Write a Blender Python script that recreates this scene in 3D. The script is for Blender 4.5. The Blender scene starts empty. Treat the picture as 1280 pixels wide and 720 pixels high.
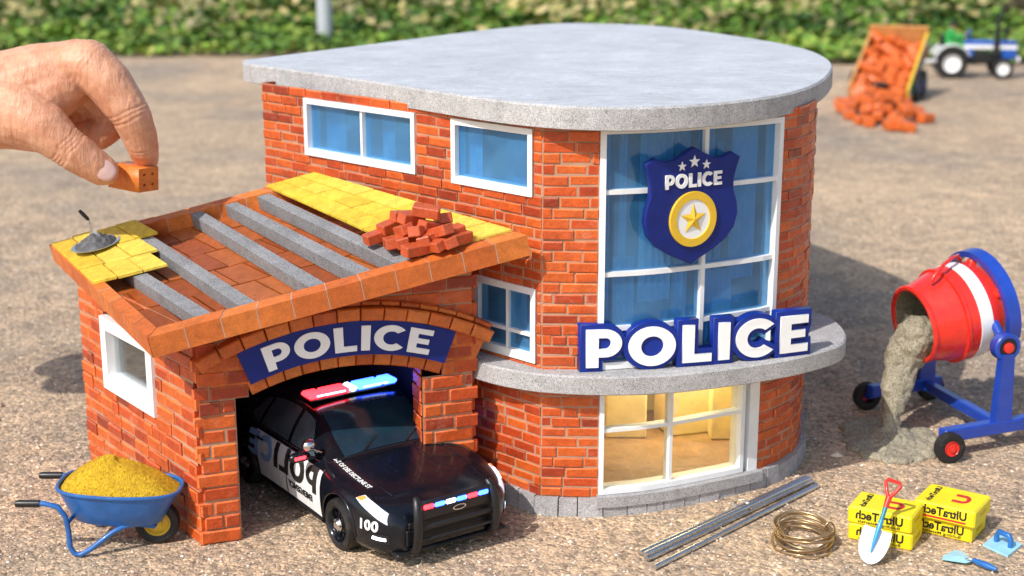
import bpy, bmesh, math, random
import numpy as np
from mathutils import Vector, Matrix, noise
R = math.radians
rng = random.Random(7)
scene = bpy.context.scene
col = scene.collection

# ------------------------------------------------------------------ camera model (used to read anchor points off the ground plan)
F = 1800.0; HC = 3.3; TH = math.atan(460 / F); CT, ST = math.cos(TH), math.sin(TH)
def ray(x, y):
    u = (x - 640) / F; v = -(y - 360) / F
    return (u, CT + v * ST, -ST + v * CT)
def G(x, y, z=0.0):
    d = ray(x, y); k = (z - HC) / d[2]
    return Vector((d[0] * k, d[1] * k, z))
def P(x, y, Y):
    d = ray(x, y); k = Y / d[1]
    return Vector((d[0] * k, Y, HC + d[2] * k))

# ------------------------------------------------------------------ object helpers
W = {}
def tag(o, label=None, cat=None, group=None, kind=None):
    if label: o['label'] = label
    if cat: o['category'] = cat
    if group: o['group'] = group
    if kind: o['kind'] = kind
    return o
def thing(name, label, cat, loc=(0, 0, 0), rz=0.0, group=None):
    o = bpy.data.objects.new(name, None); col.objects.link(o)
    o.empty_display_size = 0.05
    o.location = loc; o.rotation_euler = (0, 0, rz)
    W[o] = Matrix.Translation(Vector(loc)) @ Matrix.Rotation(rz, 4, 'Z')
    return tag(o, label, cat, group)
def kids(o): return [c for c in bpy.data.objects if c.parent == o]
def copy_tree(o, M, parent=None):
    c = o.copy(); col.objects.link(c)
    if parent is not None: c.parent = parent
    else: c.matrix_world = M
    for ch in kids(o): copy_tree(ch, None, c)
    return c
def link(name, me, mats, parent=None, smooth=None, base=False):
    """me holds world coordinates; re-origin it and parent it"""
    if not isinstance(mats, (list, tuple)): mats = [mats]
    for m in mats: me.materials.append(m)
    if smooth is not None:
        me.shade_smooth()
        if smooth < 179: me.set_sharp_from_angle(angle=R(smooth))
    o = bpy.data.objects.new(name, me); col.objects.link(o)
    PM = W[parent] if parent is not None else Matrix.Identity(4)
    if len(me.vertices):
        inv = PM.inverted()
        me.transform(inv)
        co = np.empty(len(me.vertices) * 3); me.vertices.foreach_get('co', co); co = co.reshape(-1, 3)
        lo, hi = co.min(0), co.max(0); c = Vector(((lo + hi) / 2).tolist())
        if parent is None: c.z = float(lo[2])
        me.transform(Matrix.Translation(-c))
        o.location = c
        W[o] = PM @ Matrix.Translation(c)
    if parent is not None: o.parent = parent
    return o

class MB:
    def __init__(s): s.v = []; s.f = []; s.m = []
    def add(s, vs, fs, mi=0, M=None):
        b = len(s.v)
        for p in vs:
            p = Vector(p)
            s.v.append(M @ p if M is not None else p)
        for f in fs: s.f.append(tuple(b + i for i in f)); s.m.append(mi)
    def quad(s, a, b, c, d, mi=0): s.add([a, b, c, d], [(0, 1, 2, 3)], mi)
    def box(s, c, size, M=None, bev=0.0, mi=0, R3=None):
        hx, hy, hz = [q / 2 for q in size]
        T = Matrix.Translation(Vector(c))
        if R3 is not None: T = T @ R3
        if M is not None: T = M @ T
        if bev <= 0:
            vs = [(x, y, z) for z in (-hz, hz) for y in (-hy, hy) for x in (-hx, hx)]
            s.add(vs, [(0, 2, 3, 1), (4, 5, 7, 6), (0, 1, 5, 4), (2, 6, 7, 3), (0, 4, 6, 2), (1, 3, 7, 5)], mi, T); return
        b = min(bev, hx * .95, hy * .95, hz * .95)
        vs = []; idx = {}
        for sx in (-1, 1):
            for sy in (-1, 1):
                for sz in (-1, 1):
                    for ax in range(3):
                        p = [sx * (hx - b), sy * (hy - b), sz * (hz - b)]
                        p[ax] = (sx * hx, sy * hy, sz * hz)[ax]
                        idx[(sx, sy, sz, ax)] = len(vs); vs.append(p)
        fs = []
        def key(ax, a, u, v):
            q = [0, 0, 0]; q[ax] = a; q[(ax + 1) % 3] = u; q[(ax + 2) % 3] = v
            return tuple(q)
        for ax in range(3):
            for a in (-1, 1):
                L = [idx[key(ax, a, u, v) + (ax,)] for u, v in ((-1, -1), (1, -1), (1, 1), (-1, 1))]
                fs.append(L if a > 0 else L[::-1])
        for ax in range(3):
            b1, b2 = (ax + 1) % 3, (ax + 2) % 3
            for u in (-1, 1):
                for v in (-1, 1):
                    k0 = key(ax, -1, u, v); k1 = key(ax, 1, u, v)
                    L = [idx[k0 + (b1,)], idx[k1 + (b1,)], idx[k1 + (b2,)], idx[k0 + (b2,)]]
                    fs.append(L if u * v < 0 else L[::-1])
        for sx in (-1, 1):
            for sy in (-1, 1):
                for sz in (-1, 1):
                    L = [idx[(sx, sy, sz, a)] for a in range(3)]
                    fs.append(L if sx * sy * sz > 0 else L[::-1])
        s.add(vs, fs, mi, T)
    def tube(s, pts, r, n=10, closed=False, M=None, mi=0, caps=True):
        pts = [Vector(p) for p in pts]; N = len(pts)
        rr = r if isinstance(r, (list, tuple)) else [r] * N
        vs = []; up = None
        for i, p in enumerate(pts):
            if closed: t = pts[(i + 1) % N] - pts[i - 1]
            else: t = pts[min(i + 1, N - 1)] - pts[max(i - 1, 0)]
            t.normalize()
            if up is None:
                up = Vector((0, 0, 1)) if abs(t.z) < .9 else Vector((1, 0, 0))
            a = t.cross(up); a.normalize(); b = a.cross(t); b.normalize(); up = b
            for k in range(n):
                w = 2 * math.pi * k / n
                vs.append(p + a * (math.cos(w) * rr[i]) + b * (math.sin(w) * rr[i]))
        fs = []
        for i in range(N if closed else N - 1):
            j = (i + 1) % N
            for k in range(n):
                l = (k + 1) % n
                fs.append((i * n + k, i * n + l, j * n + l, j * n + k))
        if caps and not closed:
            fs.append(tuple(range(n))[::-1]); fs.append(tuple((N - 1) * n + k for k in range(n)))
        s.add(vs, fs, mi, M)
    def lathe(s, prof, n=32, M=None, mi=0, closed=False):
        """profile of (r, z) turned about z"""
        vs = []; fs = []; m = len(prof)
        for k in range(n):
            w = 2 * math.pi * k / n
            for r, z in prof: vs.append((r * math.cos(w), r * math.sin(w), z))
        for k in range(n):
            l = (k + 1) % n
            for i in range(m if closed else m - 1):
                j = (i + 1) % m
                fs.append((k * m + i, l * m + i, l * m + j, k * m + j))
        s.add(vs, fs, mi, M)
    def prism(s, poly, d0, d1, M=None, mi=0):
        n = len(poly)
        vs = [(x, y, d0) for x, y in poly] + [(x, y, d1) for x, y in poly]
        fs = [tuple(range(n))[::-1], tuple(range(n, 2 * n))]
        for i in range(n):
            j = (i + 1) % n; fs.append((i, j, n + j, n + i))
        s.add(vs, fs, mi, M)
    def grid(s, fn, nu, nv, mi=0, flip=False):
        vs = [fn(i / nu, j / nv) for i in range(nu + 1) for j in range(nv + 1)]
        fs = []
        for i in range(nu):
            for j in range(nv):
                a = i * (nv + 1) + j; q = (a, a + nv + 1, a + nv + 2, a + 1)
                fs.append(q[::-1] if flip else q)
        s.add(vs, fs, mi)
    def mesh(s, name='mesh', merge=0.0, fix=False):
        me = bpy.data.meshes.new(name)
        me.from_pydata([tuple(p) for p in s.v], [], s.f)
        me.polygons.foreach_set('material_index', s.m)
        if merge or fix:
            bm = bmesh.new(); bm.from_mesh(me)
            if merge: bmesh.ops.remove_doubles(bm, verts=bm.verts, dist=merge)
            bmesh.ops.recalc_face_normals(bm, faces=bm.faces)
            bm.to_mesh(me); bm.free()
        me.update()
        return me
    def build(s, name, mats, parent=None, smooth=None, merge=0.0, fix=False):
        return link(name, s.mesh(name, merge, fix), mats, parent, smooth)

def frame_z(o, z, x=None):
    """matrix with local z along z"""
    z = Vector(z).normalized()
    x = Vector(x) if x is not None else (Vector((1, 0, 0)) if abs(z.x) < .9 else Vector((0, 1, 0)))
    y = z.cross(x).normalized(); x = y.cross(z).normalized()
    M = Matrix((x, y, z)).transposed().to_4x4(); M.translation = Vector(o)
    return M
def frame_xz(o, x, z=(0, 0, 1)):
    x = Vector(x).normalized(); z = Vector(z); y = z.cross(x).normalized(); z = x.cross(y).normalized()
    M = Matrix((x, y, z)).transposed().to_4x4(); M.translation = Vector(o)
    return M
def evaluated(o):
    """mesh of an object with its modifiers applied; removes the temporary object"""
    col.objects.link(o)
    dg = bpy.context.evaluated_depsgraph_get(); dg.update()
    me = bpy.data.meshes.new_from_object(o.evaluated_get(dg), depsgraph=dg)
    bpy.data.objects.remove(o)
    return me
def curve_mesh(loops, extrude=0.01, bevel=0.0, offset=0.0, seg=1):
    cu = bpy.data.curves.new('outline', 'CURVE'); cu.dimensions = '2D'; cu.fill_mode = 'BOTH'
    cu.extrude = extrude; cu.bevel_depth = bevel; cu.offset = offset; cu.bevel_resolution = seg
    for L in loops:
        sp = cu.splines.new('POLY'); sp.points.add(len(L) - 1)
        for p, q in zip(sp.points, L): p.co = (q[0], q[1], 0, 1)
        sp.use_cyclic_u = True
    o = bpy.data.objects.new('outline', cu)
    me = evaluated(o); me.materials.clear(); return me
def text_mesh(txt, size=1.0, bold=0.02, extrude=0.004, shear=0.0, mirror=False, space=1.0):
    cu = bpy.data.curves.new('lettering', 'FONT'); cu.body = txt; cu.size = size; cu.offset = bold * size
    cu.extrude = extrude; cu.align_x = 'CENTER'; cu.align_y = 'CENTER'; cu.shear = shear; cu.space_character = space
    cu.resolution_u = 4
    o = bpy.data.objects.new('lettering', cu)
    me = evaluated(o); me.materials.clear()
    if mirror:
        me.transform(Matrix.Diagonal((-1, 1, 1, 1))); me.flip_normals()
    return me
def fit(me, M):
    me.transform(M); return me
def warp(me, fn):
    for v in me.vertices: v.co = fn(v.co.copy())
    me.update(); return me

# bold sans capitals, unit height
def arc(cx, cy, rx, ry, a0, a1, n):
    return [(cx + rx * math.cos(R(a0 + (a1 - a0) * i / n)), cy + ry * math.sin(R(a0 + (a1 - a0) * i / n))) for i in range(n + 1)]
def glyph(ch):
    t = .27
    if ch == 'P':
        o = [(0, 0), (t, 0), (t, .27)] + [(.42, .27)] + arc(.42, .635, .36, .365, -90, 90, 14)[1:] + [(0, 1)]
        h = [(t, .49), (t, .78)] + arc(.42, .635, .12, .145, 90, -90, 10)
        return [o, h], .78
    if ch == 'O':
        return [arc(.52, .5, .53, .52, 0, 360, 36)[:-1], arc(.52, .5, .255, .27, 360, 0, 30)[:-1]], 1.05
    if ch == 'L': return [[(0, 0), (.68, 0), (.68, .22), (t, .22), (t, 1), (0, 1)]], .68
    if ch == 'I': return [[(0, 0), (t, 0), (t, 1), (0, 1)]], t
    if ch == 'C':
        return [arc(.52, .5, .53, .52, 42, 318, 30) + arc(.52, .5, .26, .27, 312, 48, 24)], .93
    if ch == 'E':
        return [[(0, 0), (.72, 0), (.72, .22), (t, .22), (t, .395), (.64, .395), (.64, .605), (t, .605), (t, .78), (.71, .78), (.71, 1), (0, 1)]], .72
def word(txt, gap=.1):
    out = []; x = 0
    for ch in txt:
        L, w = glyph(ch)
        out.append(([[(a + x, b) for a, b in l] for l in L], x, w)); x += w + gap
    return out, x - gap

# ------------------------------------------------------------------ materials
MAT = {}
def newmat(name):
    m = bpy.data.materials.new(name); m.use_nodes = True
    nt = m.node_tree; b = nt.nodes['Principled BSDF']
    MAT[name] = m
    return m, nt, b
def N(nt, t, **kw):
    n = nt.nodes.new(t)
    for k, v in kw.items(): setattr(n, k, v)
    return n
def noise_node(nt, scale, detail=4, rough=.6, coord=None, dist=0):
    n = N(nt, 'ShaderNodeTexNoise'); n.inputs['Scale'].default_value = scale
    n.inputs['Detail'].default_value = detail; n.inputs['Roughness'].default_value = rough
    n.inputs['Distortion'].default_value = dist
    if coord is not None: nt.links.new(coord, n.inputs['Vector'])
    return n
def ramp(nt, src, stops, interp='LINEAR'):
    r = N(nt, 'ShaderNodeValToRGB'); r.color_ramp.interpolation = interp
    e = r.color_ramp.elements
    while len(e) > len(stops): e.remove(e[-1])
    while len(e) < len(stops): e.new(1)
    for q, (p, c) in zip(e, stops):
        q.position = p; q.color = (c[0], c[1], c[2], 1) if len(c) == 3 else c
    nt.links.new(src, r.inputs['Fac']); return r
def mixc(nt, fac, a, b, mode='MIX'):
    m = N(nt, 'ShaderNodeMix', data_type='RGBA', blend_type=mode)
    for sock, v in ((m.inputs[0], fac), (m.inputs[6], a), (m.inputs[7], b)):
        if isinstance(v, bpy.types.NodeSocket): nt.links.new(v, sock)
        elif isinstance(v, (int, float)): sock.default_value = v
        else: sock.default_value = (v[0], v[1], v[2], 1)
    return m.outputs[2]
def bump(nt, b, src, strength=.3, dist=.01, prev=None):
    n = N(nt, 'ShaderNodeBump'); n.inputs['Strength'].default_value = strength; n.inputs['Distance'].default_value = dist
    nt.links.new(src, n.inputs['Height'])
    if prev is not None: nt.links.new(prev.outputs[0], n.inputs['Normal'])
    nt.links.new(n.outputs[0], b.inputs['Normal']); return n
def coords(nt): return N(nt, 'ShaderNodeTexCoord').outputs['Object']
def plain(name, c, rough=.5, metal=0.0, var=.12, vs=9.0, bs=0.0, bscale=120.0, bdist=.004, coat=0.0, spec=.5, emit=None, es=0.0, dirt=0.0):
    m, nt, b = newmat(name); co = coords(nt)
    n = noise_node(nt, vs, 5, .65, co)
    lo = [max(0, q * (1 - var)) for q in c]; hi = [min(1, q * (1 + var)) for q in c]
    r = ramp(nt, n.outputs['Fac'], [(.3, lo), (.7, hi)])
    out = r.outputs[0]
    if dirt:
        d = noise_node(nt, vs * 2.3, 8, .75, co)
        dr = ramp(nt, d.outputs['Fac'], [(.52, (0, 0, 0)), (.75, (dirt, dirt, dirt))])
        out = mixc(nt, dr.outputs[0], out, (.22, .16, .11))
    nt.links.new(out, b.inputs['Base Color'])
    rn = ramp(nt, n.outputs['Fac'], [(.3, (rough * .8,) * 3), (.7, (min(1, rough * 1.2),) * 3)])
    nt.links.new(rn.outputs[0], b.inputs['Roughness'])
    b.inputs['Metallic'].default_value = metal; b.inputs['Coat Weight'].default_value = coat; b.inputs['Coat Roughness'].default_value = .06
    b.inputs['Specular IOR Level'].default_value = spec
    if bs: bump(nt, b, noise_node(nt, bscale, 5, .7, co).outputs['Fac'], bs, bdist)
    if emit is not None:
        b.inputs['Emission Color'].default_value = (*emit, 1); b.inputs['Emission Strength'].default_value = es
    return m
def brickmat(name, stops, rough=.34, bscale=38.0, bs=.55, bloom=.30, bd=.012):
    m, nt, b = newmat(name); co = coords(nt)
    geo = N(nt, 'ShaderNodeNewGeometry')
    r = ramp(nt, geo.outputs['Random Per Island'], stops)
    n = noise_node(nt, 14, 6, .7, co)
    v = ramp(nt, n.outputs['Fac'], [(.3, (.74, .74, .74)), (.7, (1.2, 1.2, 1.2))])
    c1 = mixc(nt, 1.0, r.outputs[0], v.outputs[0], 'MULTIPLY')
    n2 = noise_node(nt, 6, 8, .8, co, .6)
    bl = ramp(nt, n2.outputs['Fac'], [(.56, (0, 0, 0)), (.72, (bloom,) * 3)])
    c2 = mixc(nt, bl.outputs[0], c1, (.70, .42, .31))
    n4 = noise_node(nt, 160, 3, .6, co)
    c3 = mixc(nt, .5, c2, ramp(nt, n4.outputs['Fac'], [(.35, (.6, .6, .6)), (.6, (1.15, 1.15, 1.15))]).outputs[0], 'MULTIPLY')
    nt.links.new(c3, b.inputs['Base Color'])
    b.inputs['Roughness'].default_value = rough
    n3 = noise_node(nt, bscale, 6, .65, co)
    nt.links.new(ramp(nt, n3.outputs['Fac'], [(.35, (rough * .75,) * 3), (.65, (min(1, rough * 1.5),) * 3)]).outputs[0], b.inputs['Roughness'])
    p = bump(nt, b, n3.outputs['Fac'], bs, bd)
    bump(nt, b, n4.outputs['Fac'], .3, .003, p)
    return m
BR = [(0, (.28, .034, .012)), (.12, (.42, .048, .011)), (.28, (.55, .070, .012)), (.5, (.64, .098, .014)), (.8, (.68, .130, .020)), (1, (.47, .056, .013))]
brickmat('brick_wall', BR)
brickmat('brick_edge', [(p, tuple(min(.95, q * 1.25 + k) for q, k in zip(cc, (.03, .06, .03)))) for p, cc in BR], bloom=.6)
brickmat('brick_arch', [(0, (.55, .095, .016)), (.5, (.68, .15, .022)), (1, (.76, .21, .035))], bloom=.2)
brickmat('terracotta', [(0, (.56, .125, .022)), (.5, (.64, .155, .028)), (1, (.70, .20, .036))], bs=.2, bloom=.05, rough=.5)
brickmat('deck_tile', [(0, (.30, .065, .012)), (.5, (.38, .09, .018)), (1, (.44, .12, .025))], bs=.2, bloom=.02)
brickmat('loose_brick', [(0, (.55, .09, .03)), (1, (.66, .14, .05))], bs=.25, bloom=.1)
brickmat('yellow_tile', [(0, (.64, .42, .028)), (.5, (.74, .51, .04)), (1, (.80, .58, .08))], rough=.7, bscale=90, bs=.25, bloom=.08)
brickmat('tipped_brick', [(0, (.55, .10, .02)), (.5, (.76, .17, .03)), (1, (.88, .26, .045))], bs=.2, bloom=.03)
brickmat('held_brick', [(0, (.74, .20, .03)), (1, (.76, .21, .035))], bs=.15, bloom=.03, rough=.35)
plain('mortar', (.46, .27, .18), .9, bs=.5)
plain('joint', (.42, .38, .34), .9)
def concrete(name, c, sp=170.0, contrast=.4):
    m, nt, b = newmat(name); co = coords(nt)
    n1 = noise_node(nt, 2.2, 6, .7, co); n2 = noise_node(nt, sp, 2, .5, co); n3 = noise_node(nt, 14, 8, .75, co)
    r1 = ramp(nt, n1.outputs['Fac'], [(.3, [q * .82 for q in c]), (.7, [min(1, q * 1.12) for q in c])])
    r2 = ramp(nt, n2.outputs['Fac'], [(.34, (1 - contrast,) * 3), (.5, (1, 1, 1)), (.68, (1.25, 1.25, 1.25))])
    r3 = ramp(nt, n3.outputs['Fac'], [(.35, (.86, .86, .86)), (.65, (1.06, 1.06, 1.06))])
    c1 = mixc(nt, 1.0, r1.outputs[0], r2.outputs[0], 'MULTIPLY'); c2 = mixc(nt, 1.0, c1, r3.outputs[0], 'MULTIPLY')
    nt.links.new(c2, b.inputs['Base Color']); b.inputs['Roughness'].default_value = .85
    mp = N(nt, 'ShaderNodeMapping'); mp.inputs['Rotation'].default_value = (0, 0, .5); mp.inputs['Scale'].default_value = (2, 26, 6); nt.links.new(co, mp.inputs[0])
    n5 = noise_node(nt, 1.0, 6, .75, mp.outputs[0], 1.2); n6 = noise_node(nt, 42, 3, .55, co)
    c3 = mixc(nt, 1.0, c2, ramp(nt, n5.outputs['Fac'], [(.32, (.86, .86, .85)), (.5, (1, 1, 1)), (.66, (1.07, 1.07, 1.08))]).outputs[0], 'MULTIPLY')
    c4 = mixc(nt, 1.0, c3, ramp(nt, n6.outputs['Fac'], [(.26, (.55, .54, .53)), (.33, (1, 1, 1))]).outputs[0], 'MULTIPLY')
    vc = N(nt, 'ShaderNodeTexVoronoi', feature='DISTANCE_TO_EDGE'); vc.inputs['Scale'].default_value = .9
    wn = noise_node(nt, 3.0, 5, .7, co); av = N(nt, 'ShaderNodeVectorMath', operation='MULTIPLY_ADD'); nt.links.new(wn.outputs['Color'], av.inputs[0]); av.inputs[1].default_value = (.5, .5, .5); nt.links.new(co, av.inputs[2]); nt.links.new(av.outputs[0], vc.inputs['Vector'])
    c5 = mixc(nt, 1.0, c4, ramp(nt, vc.outputs['Distance'], [(0, (.80, .79, .78)), (.006, (1, 1, 1))]).outputs[0], 'MULTIPLY')
    nt.links.new(c5, b.inputs['Base Color'])
    p = bump(nt, b, n2.outputs['Fac'], .35, .006); p = bump(nt, b, n5.outputs['Fac'], .25, .01, p); bump(nt, b, n6.outputs['Fac'], .25, .01, p); return m
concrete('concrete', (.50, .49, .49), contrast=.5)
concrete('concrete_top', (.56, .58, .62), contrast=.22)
concrete('joist_concrete', (.27, .27, .28), contrast=.6)
concrete('plinth', (.46, .45, .46), contrast=.5)
concrete('wet_cement', (.37, .33, .24), 90, contrast=.5)
plain('white_paint', (.86, .87, .88), .4, var=.05, bs=.05, dirt=.12)
plain('white_letter', (.92, .92, .92), .4, var=.04, dirt=.06)
plain('navy', (.008, .022, .19), .4, coat=.08, var=.12, spec=.25)
plain('royal', (.006, .028, .26), .4, coat=.1, var=.12, spec=.3)
plain('gold', (.82, .52, .03), .35, var=.08, coat=.3)
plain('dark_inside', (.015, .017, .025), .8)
plain('room_cream_glow', (.75, .60, .28), .8, emit=(1.0, .70, .25), es=.10)  # cream wall colour with a faint warm lamplight glow put into it
plain('pale_room', (.62, .70, .74), .7, var=.25, vs=3)
plain('room_floor', (.30, .18, .09), .6, var=.3)
plain('room_blue', (.07, .30, .48), .8, var=.35, vs=3)
plain('carton', (.72, .58, .30), .7)
plain('tyre', (.012, .012, .013), .65, bs=.25, dirt=.25)
plain('black_plastic', (.012, .012, .014), .4)
plain('chrome', (.75, .76, .78), .18, 1.0, var=.05)
plain('steel', (.58, .59, .62), .30, .9, var=.3, vs=30, bs=.2)
plain('rod_steel', (.60, .61, .64), .26, .95, var=.08, vs=20)
plain('side_glass', (.07, .095, .115), .12, coat=.3, var=.4, vs=4)
plain('brass_wire', (.50, .36, .20), .32, .8, var=.3)
plain('red_plastic', (.80, .030, .018), .28, coat=.4, dirt=.14, bs=.04, bscale=40)
plain('blue_frame', (.012, .06, .42), .35, coat=.3, dirt=.1)
plain('barrow_blue', (.02, .13, .42), .38, coat=.2, dirt=.18, var=.2)
plain('hub_yellow', (.75, .50, .05), .4, dirt=.15)
plain('box_yellow', (.92, .74, .012), .45, var=.06, bs=.12, bscale=30, dirt=.05)
plain('ink_black', (.02, .018, .015), .6)
plain('ink_red', (.62, .02, .03), .5)
plain('tool_white', (.84, .86, .90), .3)
plain('tool_blue', (.03, .30, .62), .35, coat=.3)
plain('tool_blue_dark', (.015, .14, .45), .35, coat=.3)
plain('tool_lightblue', (.35, .68, .85), .35, coat=.2)
plain('tool_teal', (.015, .22, .33), .35)
plain('tractor_blue', (.006, .09, .45), .35, coat=.3)
plain('green_cloth', (.02, .30, .06), .7)
plain('skin_toy', (.35, .18, .1), .6)
plain('ply', (.60, .30, .10), .7, var=.25)
plain('post_grey', (.50, .53, .58), .5)
plain('plate_metal', (.55, .57, .60), .3, .7, bs=.3, bscale=60)
plain('dark_mortar', (.10, .105, .115), .6, var=.5, vs=25, bs=.6, bscale=50, bdist=.01)
plain('car_white', (.90, .92, .95), .3, coat=.3, var=.03, dirt=.06)
plain('car_glass', (.012, .035, .055), .10, coat=.15, spec=.35, var=.3)
plain('red_lamp', (.7, .02, .02), .2, emit=(1, .02, .03), es=9.0, coat=.5)
plain('blue_lamp', (.02, .06, .7), .2, emit=(.03, .10, 1), es=11.0, coat=.5)
plain('white_lamp', (.9, .9, .95), .2, emit=(.75, .85, 1), es=4.0, coat=.5)
plain('pink_lamp', (.8, .4, .6), .2, emit=(1, .50, .78), es=9.0, coat=.5)
plain('amber_lamp', (.8, .2, .03), .2, emit=(1, .2, .05), es=1.8, coat=.5)
plain('clear_lens', (.50, .53, .58), .08, coat=1.0, emit=(.8, .85, 1), es=.9)
plain('pale_blue_letter', (.30, .48, .85), .3)
plain('sand', (.86, .53, .025), .95, var=.22, vs=45, bs=.9, bscale=110, bdist=.02)
def car_black():
    m, nt, b = newmat('car_black'); co = coords(nt)
    b.inputs['Base Color'].default_value = (.005, .007, .012, 1)
    b.inputs['Roughness'].default_value = .22; b.inputs['Coat Weight'].default_value = .35; b.inputs['Coat Roughness'].default_value = .08; b.inputs['Specular IOR Level'].default_value = .35
    n = noise_node(nt, 30, 6, .7, co)
    r = ramp(nt, n.outputs['Fac'], [(.3, (.15,) * 3), (.75, (.34,) * 3)]); nt.links.new(r.outputs[0], b.inputs['Roughness'])
car_black()
def glassmat(name, tint, refl=.12, dull=.0, dcol=(.1, .3, .5), fres=.8):
    m, nt, b = newmat(name); nt.nodes.remove(b)
    out = [n for n in nt.nodes if n.type == 'OUTPUT_MATERIAL'][0]
    tr = N(nt, 'ShaderNodeBsdfTransparent'); tr.inputs[0].default_value = (*tint, 1)
    gl = N(nt, 'ShaderNodeBsdfGlossy'); gl.inputs['Roughness'].default_value = .03; gl.inputs[0].default_value = (.9, .95, 1, 1)
    df = N(nt, 'ShaderNodeBsdfDiffuse'); df.inputs[0].default_value = (*dcol, 1)
    m1 = N(nt, 'ShaderNodeMixShader'); co = coords(nt)
    nn = noise_node(nt, 2.5, 4, .6, co)
    rr = ramp(nt, nn.outputs['Fac'], [(.3, (dull * .5,) * 3), (.7, (min(1, dull * 1.5),) * 3)])
    nt.links.new(rr.outputs[0], m1.inputs[0]); nt.links.new(tr.outputs[0], m1.inputs[1]); nt.links.new(df.outputs[0], m1.inputs[2])
    lw = N(nt, 'ShaderNodeLayerWeight'); lw.inputs[0].default_value = .25
    mm = N(nt, 'ShaderNodeMath', operation='MULTIPLY_ADD'); nt.links.new(lw.outputs['Fresnel'], mm.inputs[0]); mm.inputs[1].default_value = fres; mm.inputs[2].default_value = refl
    m2 = N(nt, 'ShaderNodeMixShader'); nt.links.new(mm.outputs[0], m2.inputs[0]); nt.links.new(m1.outputs[0], m2.inputs[1]); nt.links.new(gl.outputs[0], m2.inputs[2])
    nt.links.new(m2.outputs[0], out.inputs[0]); return m
glassmat('blue_glass', (.52, .82, 1.0), .05, .26, (.12, .40, .72), .55)
glassmat('warm_glass', (.96, .95, .92), .04, .03, (.5, .5, .5))
def curtainmat():
    m, nt, b = newmat('curtain'); co = coords(nt)
    n = noise_node(nt, 5, 3, .6, co)
    r = ramp(nt, n.outputs['Fac'], [(.3, (.30, .58, .82)), (.7, (.70, .85, .95))])
    nt.links.new(r.outputs[0], b.inputs['Base Color']); b.inputs['Roughness'].default_value = .8
curtainmat()
def skinmat():
    m, nt, b = newmat('skin'); co = coords(nt)
    n = noise_node(nt, 4.5, 6, .65, co); n2 = noise_node(nt, 26, 6, .7, co)
    r = ramp(nt, n.outputs['Fac'], [(.25, (.54, .22, .12)), (.5, (.70, .36, .22)), (.75, (.80, .46, .31))])
    c = mixc(nt, .35, r.outputs[0], ramp(nt, n2.outputs['Fac'], [(.35, (.6, .45, .40)), (.65, (1.1, 1.08, 1.05))]).outputs[0], 'MULTIPLY')
    nt.links.new(c, b.inputs['Base Color']); b.inputs['Roughness'].default_value = .48
    b.inputs['Subsurface Weight'].default_value = .25; b.inputs['Subsurface Radius'].default_value = (.08, .03, .015); b.inputs['Subsurface Scale'].default_value = .5
    mp = N(nt, 'ShaderNodeMapping'); mp.inputs['Rotation'].default_value = (0, R(28), 0); mp.inputs['Scale'].default_value = (34, 10, 7)
    nt.links.new(co, mp.inputs[0])
    w = noise_node(nt, 1.0, 4, .6, mp.outputs[0], .6)
    vo = N(nt, 'ShaderNodeTexVoronoi', feature='DISTANCE_TO_EDGE'); vo.inputs['Scale'].default_value = 60; nt.links.new(co, vo.inputs['Vector'])
    p = bump(nt, b, w.outputs['Fac'], .45, .02)
    p = bump(nt, b, vo.outputs['Distance'], .25, .006, p)
skinmat()
plain('nail', (.72, .47, .42), .25, coat=.4, var=.06)
def leafmat(name, lo, hi, hi2):
    m, nt, b = newmat(name)
    geo = N(nt, 'ShaderNodeNewGeometry'); co = coords(nt)
    r = ramp(nt, geo.outputs['Random Per Island'], [(0, lo), (.6, hi), (1, hi2)])
    n = noise_node(nt, .35, 4, .7, co)
    c = mixc(nt, 1.0, r.outputs[0], ramp(nt, n.outputs['Fac'], [(.34, (.30, .38, .34)), (.66, (1.45, 1.3, 1.05))]).outputs[0], 'MULTIPLY')
    nt.links.new(c, b.inputs['Base Color']); b.inputs['Roughness'].default_value = .6
    b.inputs['Transmission Weight'].default_value = 0
    b.inputs['Subsurface Weight'].default_value = 0
leafmat('crop_leaf', (.035, .11, .018), (.12, .27, .03), (.30, .42, .07))
leafmat('grass_leaf', (.07, .18, .025), (.19, .36, .045), (.38, .42, .11))
leafmat('dry_leaf', (.28, .27, .10), (.44, .40, .18), (.58, .50, .30))
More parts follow.
